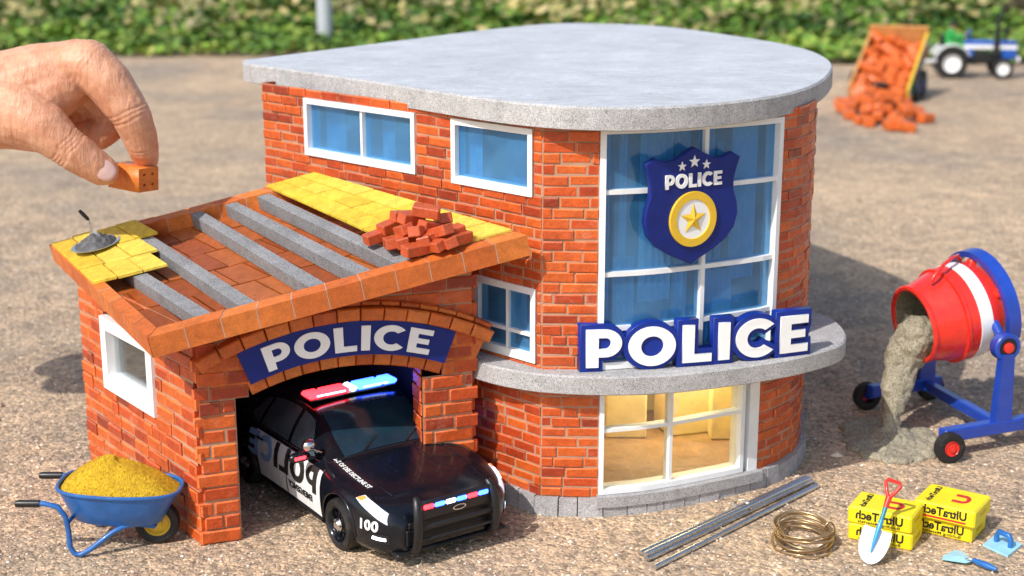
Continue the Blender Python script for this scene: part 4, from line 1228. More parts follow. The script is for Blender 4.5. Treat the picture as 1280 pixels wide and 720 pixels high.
def prof(x):
    w, zt, zb = cr(HWt, x), cr(ZTt, x), cr(ZBt, x); d = zt - zb
    return [(0, zb), (.82 * w, zb), (.955 * w, zb + .05 * d), (.99 * w, zb + .25 * d), (1.0 * w, zb + .52 * d), (.985 * w, zb + .74 * d), (.93 * w, zb + .90 * d), (.80 * w, zt - .005), (.45 * w, zt + .025), (0, zt + .035)]
def cat(p, t):
    n = len(p) - 1; t = min(max(t, 0), 1) * n; i = min(int(t), n - 1); f = t - i
    a, b, c, d = p[max(i - 1, 0)], p[i], p[i + 1], p[min(i + 2, n)]
    return tuple(.5 * (2 * q + (r - o) * f + (2 * o - 5 * q + 4 * r - s) * f * f + (3 * q - o - 3 * r + s) * f ** 3) for o, q, r, s in zip(a, b, c, d))
def S(x, v, sg=-1):
    y, z = cat(prof(x), v); return Vector((x, sg * max(0, y), z))
def yside(x, z):
    p = prof(x); best = 0
    lo, hi = .22, .80
    for _ in range(24):
        m_ = (lo + hi) / 2
        if cat(p, m_)[1] < z: lo = m_
        else: hi = m_
    return cat(p, lo)[0]
def carbuild(mb, name, mats, parent=car, smooth=None, merge=0.0, fix=False):
    me = mb.mesh(name, merge, fix); me.transform(MC); return link(name, me, mats, parent, smooth)
mb = MB(); NX, NV = 90, 36
xs = [-2.58 + 5.16 * (.5 - .5 * math.cos(math.pi * i / NX)) * 1.0 for i in range(NX + 1)]
for sg in (-1, 1):
    mb.grid(lambda u, v: S(xs[round(u * NX)], v, sg), NX, NV, flip=(sg > 0))
for xe in (-2.58, 2.58):
    ring_ = [S(xe, j / NV, -1) for j in range(NV + 1)] + [S(xe, j / NV, 1) for j in range(NV - 1, 0, -1)]
    mb.add(ring_, [tuple(range(len(ring_)))])
me = mb.mesh('body', .0008, True)
bo = bpy.data.objects.new('tmp_body', me); cut = MB()
for wx in (1.55, -1.32):
    for sg in (-1, 1):
        cut.tube([(wx, sg * .62, .36), (wx, sg * 1.3, .36)], .415, 36)
co_ = bpy.data.objects.new('tmp_cut', cut.mesh('cut', 0, True)); col.objects.link(co_)
bmod = bo.modifiers.new('b', 'BOOLEAN'); bmod.object = co_; bmod.operation = 'DIFFERENCE'; bmod.solver = 'EXACT'
me = evaluated(bo); bpy.data.objects.remove(co_)
me.transform(MC); body = link('body', me, M_['car_black'], car, 32)
# greenhouse
ZRt = [(-2.02, 1.06), (-1.85, 1.13), (-1.5, 1.31), (-1.2, 1.42), (-.9, 1.48), (-.45, 1.52), (0, 1.50), (.25, 1.45), (.6, 1.29), (.9, 1.13), (1.12, 1.0)]
WBt = [(-2.02, .66), (-1.6, .80), (-1, .86), (0, .87), (.6, .85), (.9, .82), (1.12, .72)]
WTt = [(-2.02, .60), (-1.5, .60), (-.9, .62), (0, .62), (.4, .63), (.8, .68), (1.12, .68)]
def gprof(x):
    zr, wb_, wt = cr(ZRt, x), cr(WBt, x), cr(WTt, x); zb = .97
    return [(wb_, zb), (wb_ * .62 + wt * .38 + .012, zb + .46 * (zr - .05 - zb)), (wt + .01, zr - .05), (wt * .86, zr - .008), (wt * .45, zr + .014), (0, zr + .02)]
def T(x, v, sg=-1):
    y, z = cat(gprof(x), v); return Vector((x, sg * max(0, y), z))
mb = MB()
for sg in (-1, 1):
    mb.grid(lambda u, v: T(-2.02 + 3.14 * u, v, sg), 60, 24, flip=(sg > 0))
carbuild(mb, 'cabin', M_['car_black'], smooth=40, merge=.0008, fix=True)
def off(fn, x, v, sg, d):
    e = .01; p = fn(x, v, sg); a = fn(x + e, v, sg) - p; b = fn(x, min(1, v + e), sg) - fn(x, max(0, v - e), sg)
    n = a.cross(b)
    if n.length < 1e-9: n = Vector((0, 0, 1))
    n.normalize()
    c = Vector((p.x, 0, .6)); 
    if n.dot(p - c) < 0: n = -n
    return p + n * d
def patch(name, fn, corners, mat, sg, d=.006, nu=10, nv=8, parent=car, smooth=60):
    """corners (x,v): lower-rear, lower-front, upper-front, upper-rear"""
    (x0, v0), (x1, v1), (x2, v2), (x3, v3) = corners
    mb = MB()
    def g(u, v):
        x = (x0 * (1 - u) + x1 * u) * (1 - v) + (x3 * (1 - u) + x2 * u) * v
        w = (v0 * (1 - u) + v1 * u) * (1 - v) + (v3 * (1 - u) + v2 * u) * v
        return off(fn, x, w, sg, d)
    mb.grid(g, nu, nv, flip=(sg > 0)); return carbuild(mb, name, mat, parent, smooth)
for sg in (-1, 1):
    patch('side_window', T, [(-.02, .06), (.72, .06), (.30, .385), (-.02, .385)], M_['side_glass'], sg)
    patch('side_window', T, [(-.98, .06), (-.10, .06), (-.10, .385), (-.90, .37)], M_['side_glass'], sg)
    patch('side_window', T, [(-1.52, .10), (-1.06, .06), (-.98, .36), (-1.15, .34)], M_['side_glass'], sg)
mb = MB()
def ws(u, v):
    x = 1.02 + (.24 - 1.02) * v; k = abs(u * 2 - 1); sg = -1 if u < .5 else 1
    return off(T, x, 1 - k * .42, sg, .006)
mb.grid(ws, 24, 12); carbuild(mb, 'windscreen', M_['car_glass'], smooth=60, fix=True)
mb = MB()
def rw(u, v):
    x = -1.82 + (-1.12 + 1.82) * v; k = abs(u * 2 - 1); sg = -1 if u < .5 else 1
    return off(T, x, 1 - k * .42, sg, .006)
mb.grid(rw, 24, 12); carbuild(mb, 'rear_window', M_['car_glass'], smooth=60, fix=True)
# doors
for sg in (-1, 1):
    f_ = patch('door', S, [(.02, .27), (1.08, .27), (1.04, .655), (.02, .655)], M_['car_white'], sg, .008, 20, 16)
    r__ = patch('door', S, [(-.86, .27), (.0, .27), (.0, .655), (-1.02, .655)], M_['car_white'], sg, .008, 20, 16)
    for dd, xc in ((f_, .16), (r__, -.82)):
        mb = MB(); y = yside(xc, .86) + .03
        mb.box((xc, sg * y, .865), (.20, .028, .035), bev=.012); carbuild(mb, 'handle', M_['car_black'], dd)
for sg in (-1, 1):
    mb = MB(); mb.tube([off(T, x, .035, sg, .006) for x in np.linspace(-1.55, .80, 30)], .011, 6); carbuild(mb, 'window_trim', M_['chrome'], smooth=60)
    for x0, x1 in ((1.10, 1.06), (.01, .01)):
        mb = MB(); mb.tube([off(S, x0 + (x1 - x0) * k, .27 + .42 * k, sg, .010) for k in np.linspace(0, 1, 14)], .008, 6); carbuild(mb, 'panel_gap', M_['black_plastic'], smooth=60)
    mb = MB(); mb.tube([off(S, x, .235, sg, .004) for x in np.linspace(-.84, 1.08, 20)], .030, 8); carbuild(mb, 'side_skirt', M_['black_plastic'], smooth=60)
for sg in (-1, 1):
    for wx in (1.55, -1.32):
        mb = MB(); mb.tube([Vector((wx + .43 * math.cos(a), sg * (yside(wx + .43 * math.cos(a), max(.3, .36 + .43 * math.sin(a))) - .006), .36 + .43 * math.sin(a))) for a in np.linspace(R(-5), R(185), 24)], .022, 8); carbuild(mb, 'wheel_arch', M_['car_black'], smooth=60)
mb = MB(); mb.tube([S(1.03, v, -1) + Vector((0, 0, .012)) for v in np.linspace(.80, 1, 10)] + [S(1.03, v, 1) + Vector((0, 0, .012)) for v in np.linspace(1, .80, 10)], .020, 6)
for y in (-.35, .2): mb.tube([Vector((1.02, y, 1.09)), Vector((.80, y + .30, 1.20)), Vector((.70, y + .42, 1.255))], .011, 6)
carbuild(mb, 'wiper', M_['black_plastic'], smooth=60)
# lettering on the side, reversed as in the picture
wds, tts = word('POLICE', .14)
def onside(sg):
    def f(c): return MC @ Vector((c.x, sg * (yside(c.x, c.y) + .014 + c.z), c.y))
    return f
hgt = .36
for sg in (-1, 1):
    for k, (loops, x, w_) in enumerate(wds):
        sub = []
        me = curve_mesh([[(.95 - a * hgt * 1.15, .575 + b * hgt) for a, b in L] for L in loops], extrude=.002)
        bm = bmesh.new(); bm.from_mesh(me); bmesh.ops.triangulate(bm, faces=bm.faces); bmesh.ops.subdivide_edges(bm, edges=[e for e in bm.edges if e.calc_length() > .07], cuts=2); bmesh.ops.triangulate(bm, faces=bm.faces); bm.to_mesh(me); bm.free()
        warp(me, onside(sg)); link('letter', me, M_['ink_black' if k < 4 else 'pale_blue_letter'], car)
    me = text_mesh('EMERGENCY', .13, .03, .002, mirror=True); fit(me, Matrix.Translation((.45, .47, 0))); warp(me, onside(sg)); link('side_text', me, M_['ink_black'], car)
me = text_mesh('100', .19, .035, .002, space=1.1); fit(me, Matrix.Translation((2.23, .56, 0))); warp(me, onside(-1)); link('number', me, M_['white_letter'], car)
me = text_mesh('DAS OF DEE DECTUNE ST', .085, .02, .002)
def hood(c):
    p = S(1.42 - .0 + c.x, .80 + c.y * .35, -1); return MC @ (p + Vector((0, 0, .012 + c.z)))
link('hood_text', warp(me, hood), M_['white_letter'], car)
# hood creases
mb = MB()
for sg in (-1, 1):
    mb.tube([S(x, .84, sg) + Vector((0, 0, .0)) for x in np.linspace(1.15, 2.2, 12)], .012, 6)
    mb.tube([S(x, .93, sg) + Vector((0, 0, -.004)) for x in np.linspace(1.12, 1.75, 10)], .010, 6)
carbuild(mb, 'hood_crease', M_['car_black'], smooth=60)
# headlights, fog lamps, grille
for sg in (-1, 1):
    h_ = patch('headlight', S, [(1.92, .665), (2.47, .560), (2.42, .712), (2.00, .745)], M_['clear_lens'], sg, .012, 12, 6)
    patch('lamp', S, [(2.04, .668), (2.26, .625), (2.25, .706), (2.08, .728)], M_['pink_lamp'], sg, .018, 6, 4, parent=h_)
    patch('lamp', S, [(1.93, .672), (2.035, .668), (2.07, .728), (2.01, .738)], M_['amber_lamp'], sg, .018, 4, 4, parent=h_)
    patch('fog_lamp', S, [(2.28, .365), (2.46, .365), (2.46, .395), (2.30, .395)], M_['white_lamp'], sg, .012, 6, 3)
    patch('fog_recess', S, [(2.22, .33), (2.50, .33), (2.49, .43), (2.26, .42)], M_['black_plastic'], sg, .006, 8, 4)
mb = MB(); mb.box((2.585, 0, .40), (.03, 1.16, .22), bev=.012); mb.box((2.585, 0, .565), (.03, 1.10, .09), bev=.012)
for k in range(6): mb.box((2.604, 0, .315 + k * .034), (.012, 1.1, .010))
carbuild(mb, 'grille', M_['black_plastic'])
mb = MB(); mb.box((2.45, 0, .20), (.34, 1.42, .05), bev=.02); carbuild(mb, 'front_lip', M_['black_plastic'])
# push bumper
pb = MB()
for sg in (-1, 1):
    pth_ = [(2.60, sg * .50, .22), (2.70, sg * .50, .30), (2.74, sg * .50, .50), (2.72, sg * .49, .74), (2.66, sg * .47, .90), (2.60, sg * .46, .94)]
    pb.tube(pth_, [.045, .055, .055, .055, .05, .035], 10)
pb.box((2.70, 0, .79), (.035, .92, .25), bev=.012, R3=Matrix.Rotation(-.16, 4, 'Y')); pb.box((2.735, 0, .565), (.035, .92, .075), bev=.012); pb.box((2.735, 0, .40), (.03, .92, .045), bev=.012)
bmp = carbuild(pb, 'push_bumper', M_['black_plastic'], smooth=40)
for k, (y, mt) in enumerate([(-.36, 'red_lamp'), (-.22, 'blue_lamp'), (-.08, 'white_lamp'), (.06, 'blue_lamp'), (.20, 'red_lamp'), (.34, 'blue_lamp')]):
    mb = MB(); mb.box((2.724, y, .838), (.034, .128, .062), bev=.014); carbuild(mb, 'lamp', M_[mt], bmp)
mb = MB(); me = curve_mesh([arc(0, 0, .085, .036, 0, 360, 32)[:-1], arc(0, 0, .070, .026, 360, 0, 28)[:-1]], .004)
MX = Matrix(((0, 0, 1, 2.738), (1, 0, 0, .02), (0, 1, 0, .735), (0, 0, 0, 1)))
link('emblem', fit(me, MC @ MX), M_['chrome'], bmp)
# mirrors
for sg in (-1, 1):
    mb = MB(); ball(mb, (.70, sg * 1.04, 1.07), .10, 16, 10, (.75, 1.35, .80)); mb.tube([(.74, sg * .86, 1.02), (.72, sg * 1.0, 1.05)], .03, 8)
    mr = carbuild(mb, 'mirror', M_['car_black'], smooth=60)
    mb = MB(); mb.box((.778, sg * 1.06, 1.08), (.02, .14, .045), bev=.008); carbuild(mb, 'lamp', M_['red_lamp' if sg < 0 else 'blue_lamp'], mr)
mb = MB(); mb.tube([(.78, -.80, 1.10), (.80, -.92, 1.18)], .018, 8); ball(mb, (.78, -.95, 1.24), .085, 14, 10); carbuild(mb, 'spot_lamp', M_['chrome'], smooth=60)
# light bar
lbar = MB(); lbar.box((-.15, 0, 1.555), (.30, 1.16, .03), bev=.012)
for sg in (-1, 1): lbar.box((-.15, sg * .48, 1.53), (.12, .05, .05), bev=.01)
lbo = carbuild(lbar, 'light_bar', M_['black_plastic'])
def lens(y0, y1, mt):
    mb = MB(); mb.box((-.15, (y0 + y1) / 2, 1.612), (.28, y1 - y0 - .006, .078), bev=.026); carbuild(mb, 'lens', M_[mt], lbo, smooth=40)
lens(-.60, -.40, 'red_lamp'); lens(-.40, -.05, 'red_lamp'); lens(-.05, .05, 'white_lamp'); lens(.05, .40, 'blue_lamp'); lens(.40, .60, 'blue_lamp')
for y0, y1, mt in ((-.50, -.12, 'pink_lamp'), (.12, .46, 'white_lamp')):
    mb = MB(); mb.box((-.004, (y0 + y1) / 2, 1.618), (.016, y1 - y0, .022), bev=.006); carbuild(mb, 'lamp', M_[mt], lbo)
# wheels
def wheel(mb_t, mb_r, mb_h, M, r, w, rim=.62, n=40):
    h = w / 2; ri = r * rim
    mb_t.lathe([(ri, -h * .8), (r * .80, -h), (r * .95, -h * .86), (r, -h * .5), (r, -h * .3), (r * .985, -h * .25), (r * .985, -h * .15), (r, -h * .1), (r, h * .1), (r * .985, h * .15), (r * .985, h * .25), (r, h * .3), (r, h * .5), (r * .95, h * .86), (r * .80, h), (ri, h * .8)], n, M, closed=True)
for wx in (1.55, -1.32):
    for sg in (-1, 1):
        MW = MC @ Matrix.Translation((wx, sg * .85, .355)) @ Matrix.Rotation(R(90) * -sg, 4, 'X')   # local z outward
        t_ = MB(); wheel(t_, None, None, MW, .355, .25, .64)
        me = t_.mesh('wheel', 0, True); wh = link('wheel', me, M_['tyre'], car, 35)
        rm = MB(); rm.lathe([(.235, .10), (.232, .115), (.215, .10), (.20, .03), (.12, .055), (.085, .075), (0, .075)], 36, MW)
        for k in range(10):
            a = 2 * math.pi * k / 10
            rm.box((.165 * math.cos(a), .165 * math.sin(a), .052), (.05, .045, .012), M=MW, R3=Matrix.Rotation(a, 4, 'Z'))
        rm.lathe([(.238, -.1), (.238, .1)], 36, MW)
        link('rim', rm.mesh('rim', 0, True), M_['car_black'], wh, 35)
        hb = MB(); hb.lathe([(.098, .07), (.095, .092), (.07, .105), (.05, .125), (0, .130)], 24, MW)
        for k in range(5):
            a = 2 * math.pi * k / 5; hb.lathe([(.016, .09), (.014, .115), (0, .118)], 8, MW @ Matrix.Translation((.078 * math.cos(a), .078 * math.sin(a), 0)))
        link('hub', hb.mesh('hub', 0, True), M_['chrome'], wh, 40)
mb = MB(); mb.box((.1, 0, .24), (4.3, 1.15, .14), bev=.03); carbuild(mb, 'underbody', M_['black_plastic'])

# ================================================================== WHEELBARROW AND SAND
YW = 7.10
wb = thing('wheelbarrow', 'blue toy wheelbarrow with yellow wheel hub beside the garage', 'wheelbarrow', G(140, 692))
DYB = .40
def wp(x, y, f=0.0):
    p = P(x, y, YW); return Vector((p.x + .0 * f, p.y + DYB * f, p.z))
line = [(30, 634), (55, 634), (72, 638), (82, 650), (86, 668), (88, 688), (93, 696), (101, 698), (112, 692), (138, 674), (150, 669), (165, 668), (186, 675)]
fm = MB()
LB0 = G(95, 699); 
shift = Vector((0, 0, 0))
zfix = P(97, 698, YW).z
def bl_pt(x, y, f):
    p = wp(x, y); t = max(0, (x - 120) / 66)                    # converge to the wheel axle
    yy = YW + DYB * f; mid = YW + DYB / 2
    if t > 0: yy = yy + (mid + (f - .5) * .13 - yy) * min(1, t) 
    return Vector((p.x, yy, p.z - zfix + .014))
for f in (0, 1):
    fm.tube([bl_pt(x, y, f) for x, y in line], .0145, 10)
fm.tube([bl_pt(84, 660, 0), bl_pt(84, 660, 1)], .011, 8)
fm.tube([bl_pt(186, 675, -.0), bl_pt(186, 675, 1)], .010, 8)
fm.build('frame', M_['barrow_blue'], wb, smooth=60)
for f in (0, 1):
    mb = MB(); mb.tube([bl_pt(20, 634, f), bl_pt(24, 634, f), bl_pt(50, 634, f)], [.017, .020, .020], 12); mb.build('grip', M_['black_plastic'], wb, smooth=50)
ax = (bl_pt(186, 675, 0) + bl_pt(186, 675, 1)) / 2
WRad = ax.z - .001
MWb = Matrix.Translation(ax) @ Matrix.Rotation(R(8), 4, 'Z') @ Matrix.Rotation(R(90), 4, 'X')
t_ = MB(); wheel(t_, None, None, MWb, WRad, .085, .60, 32); wh = t_.build('wheel', M_['tyre'], wb, smooth=35, fix=True)
rm = MB(); rm.lathe([(WRad * .60, .034), (WRad * .56, .03), (WRad * .50, .006), (WRad * .26, .012), (WRad * .2, .035), (0, .04)], 28, MWb); rm.lathe([(WRad * .6, -.034), (WRad * .5, -.006), (0, -.01)], 28, MWb); rm.build('rim', M_['hub_yellow'], wh, smooth=40, fix=True)
# tray: rim loop and tapering tub
ZR_, ZBt_ = .335, .150
tc = bl_pt(140, 640, .5); tcx, tcy = tc.x, YW + DYB / 2
def rimpt(a, k=1.0, z=ZR_):
    ca, sa = math.cos(a), math.sin(a); n_ = 3.2
    q = (abs(ca) ** n_ + abs(sa) ** n_) ** (-1 / n_)
    x = ca * q * .325; y = sa * q * .205
    y *= 1 - .16 * max(0, x / .325)
    return Vector((tcx + x * (1 if k == 1 else k) + (0 if k == 1 else -.035 * (1 - k) * 2), tcy + y * k, z - .02 * (x / .325)))
tb = MB()
nA = 48
rings = [(1.0, ZR_), (.985, ZR_ - .012), (.86, (ZR_ + ZBt_) / 2), (.74, ZBt_ + .012), (.68, ZBt_), (0.001, ZBt_)]
V = [rimpt(2 * math.pi * i / nA, k, z) for k, z in rings for i in range(nA)]
tb.add(V, [(j * nA + i, (j + 1) * nA + i, (j + 1) * nA + (i + 1) % nA, j * nA + (i + 1) % nA) for j in range(len(rings) - 1) for i in range(nA)])
tb.tube([rimpt(2 * math.pi * i / nA, 1.0, ZR_ + .002) for i in range(nA)], .0105, 8, closed=True)
tb.build('tray', M_['barrow_blue'], wb, smooth=45)
mb = MB()
def sandf(u, v):
    a = u * 2 * math.pi; p = rimpt(a, 1.0, ZR_); c = Vector((tcx - .02, tcy, 0))
    q = Vector((c.x + (p.x - c.x) * v * .965, c.y + (p.y - c.y) * v * .95, 0))
    h = .165 * (1 - v ** 1.7) ** 1.0
    h += .012 * noise.noise(Vector((q.x * 9, q.y * 9, 1))) * (1 - v * .6) + .004 * noise.noise(Vector((q.x * 60, q.y * 60, 1)))
    return Vector((q.x, q.y, p.z - .012 + h))
mb.grid(sandf, 110, 34, flip=True)
r_ = random.Random(9)
for _ in range(5200):
    p = sandf(r_.random(), math.sqrt(r_.random())); s_ = r_.uniform(.0025, .0048)
    a = Vector((r_.gauss(0, 1), r_.gauss(0, 1), r_.gauss(0, 1))).normalized() * s_; b_ = a.orthogonal().normalized() * s_; c_ = a.cross(b_).normalized() * s_
    mb.add([p + a, p + b_, p - a * .6 - b_, p + c_], [(0, 1, 3), (1, 2, 3), (2, 0, 3), (0, 2, 1)])
tag(mb.build('sand_heap', M_['sand']), 'golden yellow sand heaped in the blue wheelbarrow', 'sand')

# ================================================================== CONCRETE MIXER
w1, w2, w3 = G(1186, 578), G(1082, 511), G(1286, 547)
ec = (w2 - w1); SEP = ec.length; ec.normalize(); ea = (w3 - w1).normalized(); ea = (ea - ec * ea.dot(ec) * .6).normalized()
BLn = (w3 - w1).length
mx = thing('concrete_mixer', 'toy concrete mixer with red white banded drum on a blue wheeled frame', 'mixer', (w1 + w2 + w3) / 3)
WR = .098
def q3(a, c, z): return w1 + ea * a + ec * c + Vector((0, 0, z))
MF = Matrix((ea, ec, Vector((0, 0, 1)))).transposed().to_4x4(); MF.translation = w1
fr = MB()
def bar(a0, c0, z0_, a1, c1, z1_, t=.075, h=.085, b=.008):
    p, q = q3(a0, c0, z0_), q3(a1, c1, z1_); d = q - p
    M = frame_xz((p + q) / 2, d, (0, 0, 1) if abs(d.normalized().z) < .9 else ea)
    fr.box((0, 0, 0), (d.length, t, h), M=M, bev=b)
CIN = .02
pa = BLn * .56
bar(-.02, .075, .155, BLn + .10, .075, .155); bar(-.02, SEP - .075, .155, BLn * .72, SEP - .075, .155)
bar(pa, .115, .15, pa, SEP - .115, .15, .07, .07)
PZ = .66
for c_ in (.075, SEP - .075):
    p0, p1 = q3(pa, c_, .20), q3(pa, c_, PZ)
    V = []
    for z, w_ in ((.195, .066), (PZ - .02, .046)):
        for sa, sc_ in ((-1, -1), (1, -1), (1, 1), (-1, 1)): V.append(q3(pa + sa * w_, c_ + sc_ * .032, z))
    fr.add(V, [(0, 1, 5, 4), (1, 2, 6, 5), (2, 3, 7, 6), (3, 0, 4, 7), (4, 5, 6, 7)])
fr.build('frame', M_['blue_frame'], mx, fix=True)
phi = R(11)
dax = (ea * math.cos(phi) - ec * .10 + Vector((0, 0, 1)) * math.sin(phi)).normalized()       # mouth -> back
PC = q3(pa, SEP / 2, PZ + .16)
DZ = .42                                     # pivot position along the drum
mouth = PC - dax * DZ
MD = frame_z(mouth, dax, x=Vector((0, 0, 1)).cross(dax))
dm = MB()
dm.lathe([(.225, .012), (.235, -.004), (.252, -.006), (.262, .004), (.262, .020), (.252, .030), (.300, .205), (.318, .212), (.320, .228), (.312, .240), (.318, .30)], 56, MD, 0)
dm.lathe([(.318, .30), (.322, .302), (.320, .39), (.316, .392)], 56, MD, 1)
dm.lathe([(.316, .392), (.300, .50), (.290, .512), (.287, .53), (.24, .60), (.15, .645), (0, .655)], 56, MD, 0)
dm.lathe([(.225, .012), (.235, .05), (.285, .22), (.29, .40), (.2, .55), (0, .57)], 56, MD, 2)
drum = dm.build('drum', [M_['red_plastic'], M_['white_paint'], M_['wet_cement']], mx, smooth=35)
mb = MB(); mb.tube([MD @ Vector((.315 * math.cos(a) * 1.0, -.315 * math.sin(a) - .0, .25 + .14 * math.sin((a - R(60)) * 180 / 60 / 57.3) * 0 + .05)) for a in (0,)] + [MD @ Vector((0, 0, 0))] if False else [MD @ (Matrix.Rotation(R(ang), 3, 'Z') @ Vector((0, 0, 0))) for ang in ()] or [MD @ Vector((x, y, z)) for x, y, z in [(-.10, .295, .10), (-.11, .335, .13), (-.08, .375, .22), (-.03, .385, .32), (.03, .365, .40), (.06, .32, .43)]], .0125, 10)
mb.build('carry_handle', M_['red_plastic'], mx, smooth=60)
# yoke: half ring round the drum at the pivots
yk = MB(); nY = 28; V = []
for i in range(nY + 1):
    a = R(-24) + R(228) * i / nY
    for r_, z in ((.335, DZ + .045), (.335, DZ + .135), (.375, DZ + .135), (.375, DZ + .045)):
        V.append(MD @ Vector((r_ * math.cos(a), r_ * math.sin(a), z)))
Fq = [(i * 4 + k, i * 4 + (k + 1) % 4, (i + 1) * 4 + (k + 1) % 4, (i + 1) * 4 + k) for i in range(nY) for k in range(4)] + [(3, 2, 1, 0), (nY * 4, nY * 4 + 1, nY * 4 + 2, nY * 4 + 3)]
yk.add(V, Fq)
yk.build('yoke', M_['blue_frame'], mx, smooth=40, fix=True)
for s_ in (-1, 1):
    pp = q3(pa, SEP / 2 + s_ * (SEP / 2 - .085), PZ + .02); ax_ = ec * s_
    Mv = frame_z(pp, ax_)
    mb = MB(); mb.lathe([(0, -.05), (.085, -.05), (.092, -.04), (.092, .02), (.085, .028), (.064, .028), (.062, .022), (0, .022)], 32, Mv); pv_ = mb.build('pivot', M_['blue_frame'], mx, smooth=40, fix=True)
    mb = MB(); mb.lathe([(.061, .0225), (.060, .028), (0, .028)], 28, Mv); mb.build('washer', M_['black_plastic'], pv_, smooth=40)
    mb = MB(); mb.lathe([(.036, .028), (.034, .04), (.02, .046), (0, .046)], 20, Mv); mb.build('cap', M_['red_plastic'], pv_, smooth=40)
    mb = MB(); mb.tube([MD @ Vector((s_ * .27, 0, DZ - .01)), pp], .03, 12); mb.build('axle', M_['blue_frame'], mx, smooth=50)
    ks = MB(); ball(ks, MD @ Vector((.05 * s_ + .0, .20 if s_ < 0 else -.25, DZ + .09)), .001); 
kb = MB(); 
for ang in (30, -30, 90, -90, 150, 210):
    p = Vector((.300 * math.cos(R(ang)), .300 * math.sin(R(ang)), .475)); kb.lathe([(.035, -.02), (.034, .015), (.026, .026), (0, .028)], 16, MD @ frame_z(p, Vector((p.x, p.y, .02))))
kb.build('drum_stud', M_['red_plastic'], mx, smooth=40)
for a_, c_, so2 in ((0.0, .0, -1), (0.0, SEP, 1), (BLn, .0, -1), (BLn * .68, SEP, 1)):
    Mv = frame_z(q3(a_, c_ - so2 * .005, WR), ec * so2)
    t_ = MB(); wheel(t_, None, None, Mv, WR, .075, .50, 32); wh = t_.build('wheel', M_['tyre'], mx, smooth=35, fix=True)
    mb = MB(); mb.lathe([(WR * .5, .030), (WR * .48, .036), (WR * .40, .026), (WR * .24, .03), (WR * .2, .044), (0, .046)], 24, Mv); mb.build('rim', M_['red_plastic'], wh, smooth=40)
    mb = MB(); mb.tube([q3(a_, c_, WR), q3(a_, .075 if so2 < 0 else SEP - .075, WR + .02)], .022, 8); mb.build('axle', M_['blue_frame'], mx, smooth=60)
# wet concrete pouring out into a puddle
mb = MB()
pdl = G(1110, 553)
m_in = mouth + dax * .10 - Vector((0, 0, .10)); lip = mouth - dax * .02 - Vector((0, 0, .155))
pts = [(mouth + dax * .22 - Vector((0, 0, .13)), .12), (mouth + dax * .03 - Vector((0, 0, .10)), .145), (lip - Vector((.03, .0, .07)), .12), (lip * .68 + pdl * .32 + Vector((-.03, 0, -.06)), .098), (lip * .40 + pdl * .60 + Vector((-.02, 0, -.04)), .072), (lip * .16 + pdl * .84, .058), (pdl + Vector((0.02, 0, .04)), .07)]
pts = [(Vector(p), r) for p, r in pts]
capsule_chain(mb, pts)
r_ = random.Random(21)
for _ in range(26):
    t = r_.random() * (len(pts) - 1); i = int(t); f = t - i
    p = pts[i][0].lerp(pts[i + 1][0], f); r0_ = pts[i][1] * (1 - f) + pts[i + 1][1] * f
    d = Vector((r_.gauss(0, 1), r_.gauss(0, 1), r_.gauss(0, 1))).normalized()
    ball(mb, p + d * r0_ * .6, r0_ * r_.uniform(.45, .62))
for i in range(16):
    a = 2 * math.pi * i / 16; k = r_.uniform(.86, 1.1)
    ball(mb, pdl + Vector((.245 * k * math.cos(a), .34 * k * math.sin(a), .006)), r_.uniform(.062, .085), sc=(1.2, 1.2, .55))
ball(mb, pdl + Vector((0, 0, .0)), .30, 32, 16, (.92, 1.22, .20)); ball(mb, pdl + Vector((.02, 0, .03)), .16, 24, 12, (1, 1.2, .36))
me = fuse(mb, .011, 3, .5, lambda c: .016 * noise.noise(c * 9) + .014 * noise.noise(c * 22) + .006 * noise.noise(c * 50))
tag(link('wet_concrete', me, M_['wet_cement'], None, 180), 'grey wet concrete pouring from the mixer drum into a puddle', 'concrete')

# ================================================================== SMALL SITE THINGS AT THE FRONT
for i, (a, b, zz) in enumerate([((800, 691), (1008, 597), .017), ((808, 699), (1014, 601), .017), ((806, 693), (1011, 598), .046), ((818, 709), (1021, 607), .017)]):
    p, q = G(*a, zz), G(*b, zz); mb = MB(); mb.tube([p, q], .0165, 12); 
    tag(mb.build('steel_rod', M_['rod_steel'], smooth=50), ['steel rod on the building side of the tied bundle', 'steel rod in the middle of the tied bundle', 'steel rod lying on top of the tied bundle', 'loose steel rod nearest the front of the bundle'][i], 'rod', 'steel rods bundled on the gravel')
c_ = G(929, 633, .03); dr = (G(1008, 597) - G(800, 691)).normalized(); Mt = frame_z(c_, dr)
mb = MB()
for k in range(3): mb.tube([Mt @ Vector((.058 * math.cos(a), .036 * math.sin(a), .008 * k - .008)) for a in np.linspace(0, 2 * math.pi, 20, endpoint=False)], .0035, 6, closed=True)
mb.tube([Mt @ Vector((0, .036, 0)), Mt @ Vector((.02, .06, .01)), Mt @ Vector((.05, .065, .0))], .0035, 6)
tag(mb.build('tie_wire', M_['steel'], smooth=60), 'thin twisted wire tied round the bundle of steel rods', 'wire')
cc = G(1003, 679); mb = MB(); r_ = random.Random(2)
for k in range(11):
    rx = r_.uniform(.128, .160); ry = rx * r_.uniform(1.12, 1.30); ox, oy = r_.uniform(-.014, .014), r_.uniform(-.02, .02); z = .012 + .0095 * k; ph = r_.uniform(0, 6.28); tz = r_.uniform(.004, .016)
    mb.tube([cc + Vector((ox + rx * math.cos(a) + .004 * math.sin(5 * a + ph), oy + ry * math.sin(a), z + tz * math.sin(2 * a + ph))) for a in np.linspace(0, 2 * math.pi, 56, endpoint=False)], .0062, 7, closed=True)
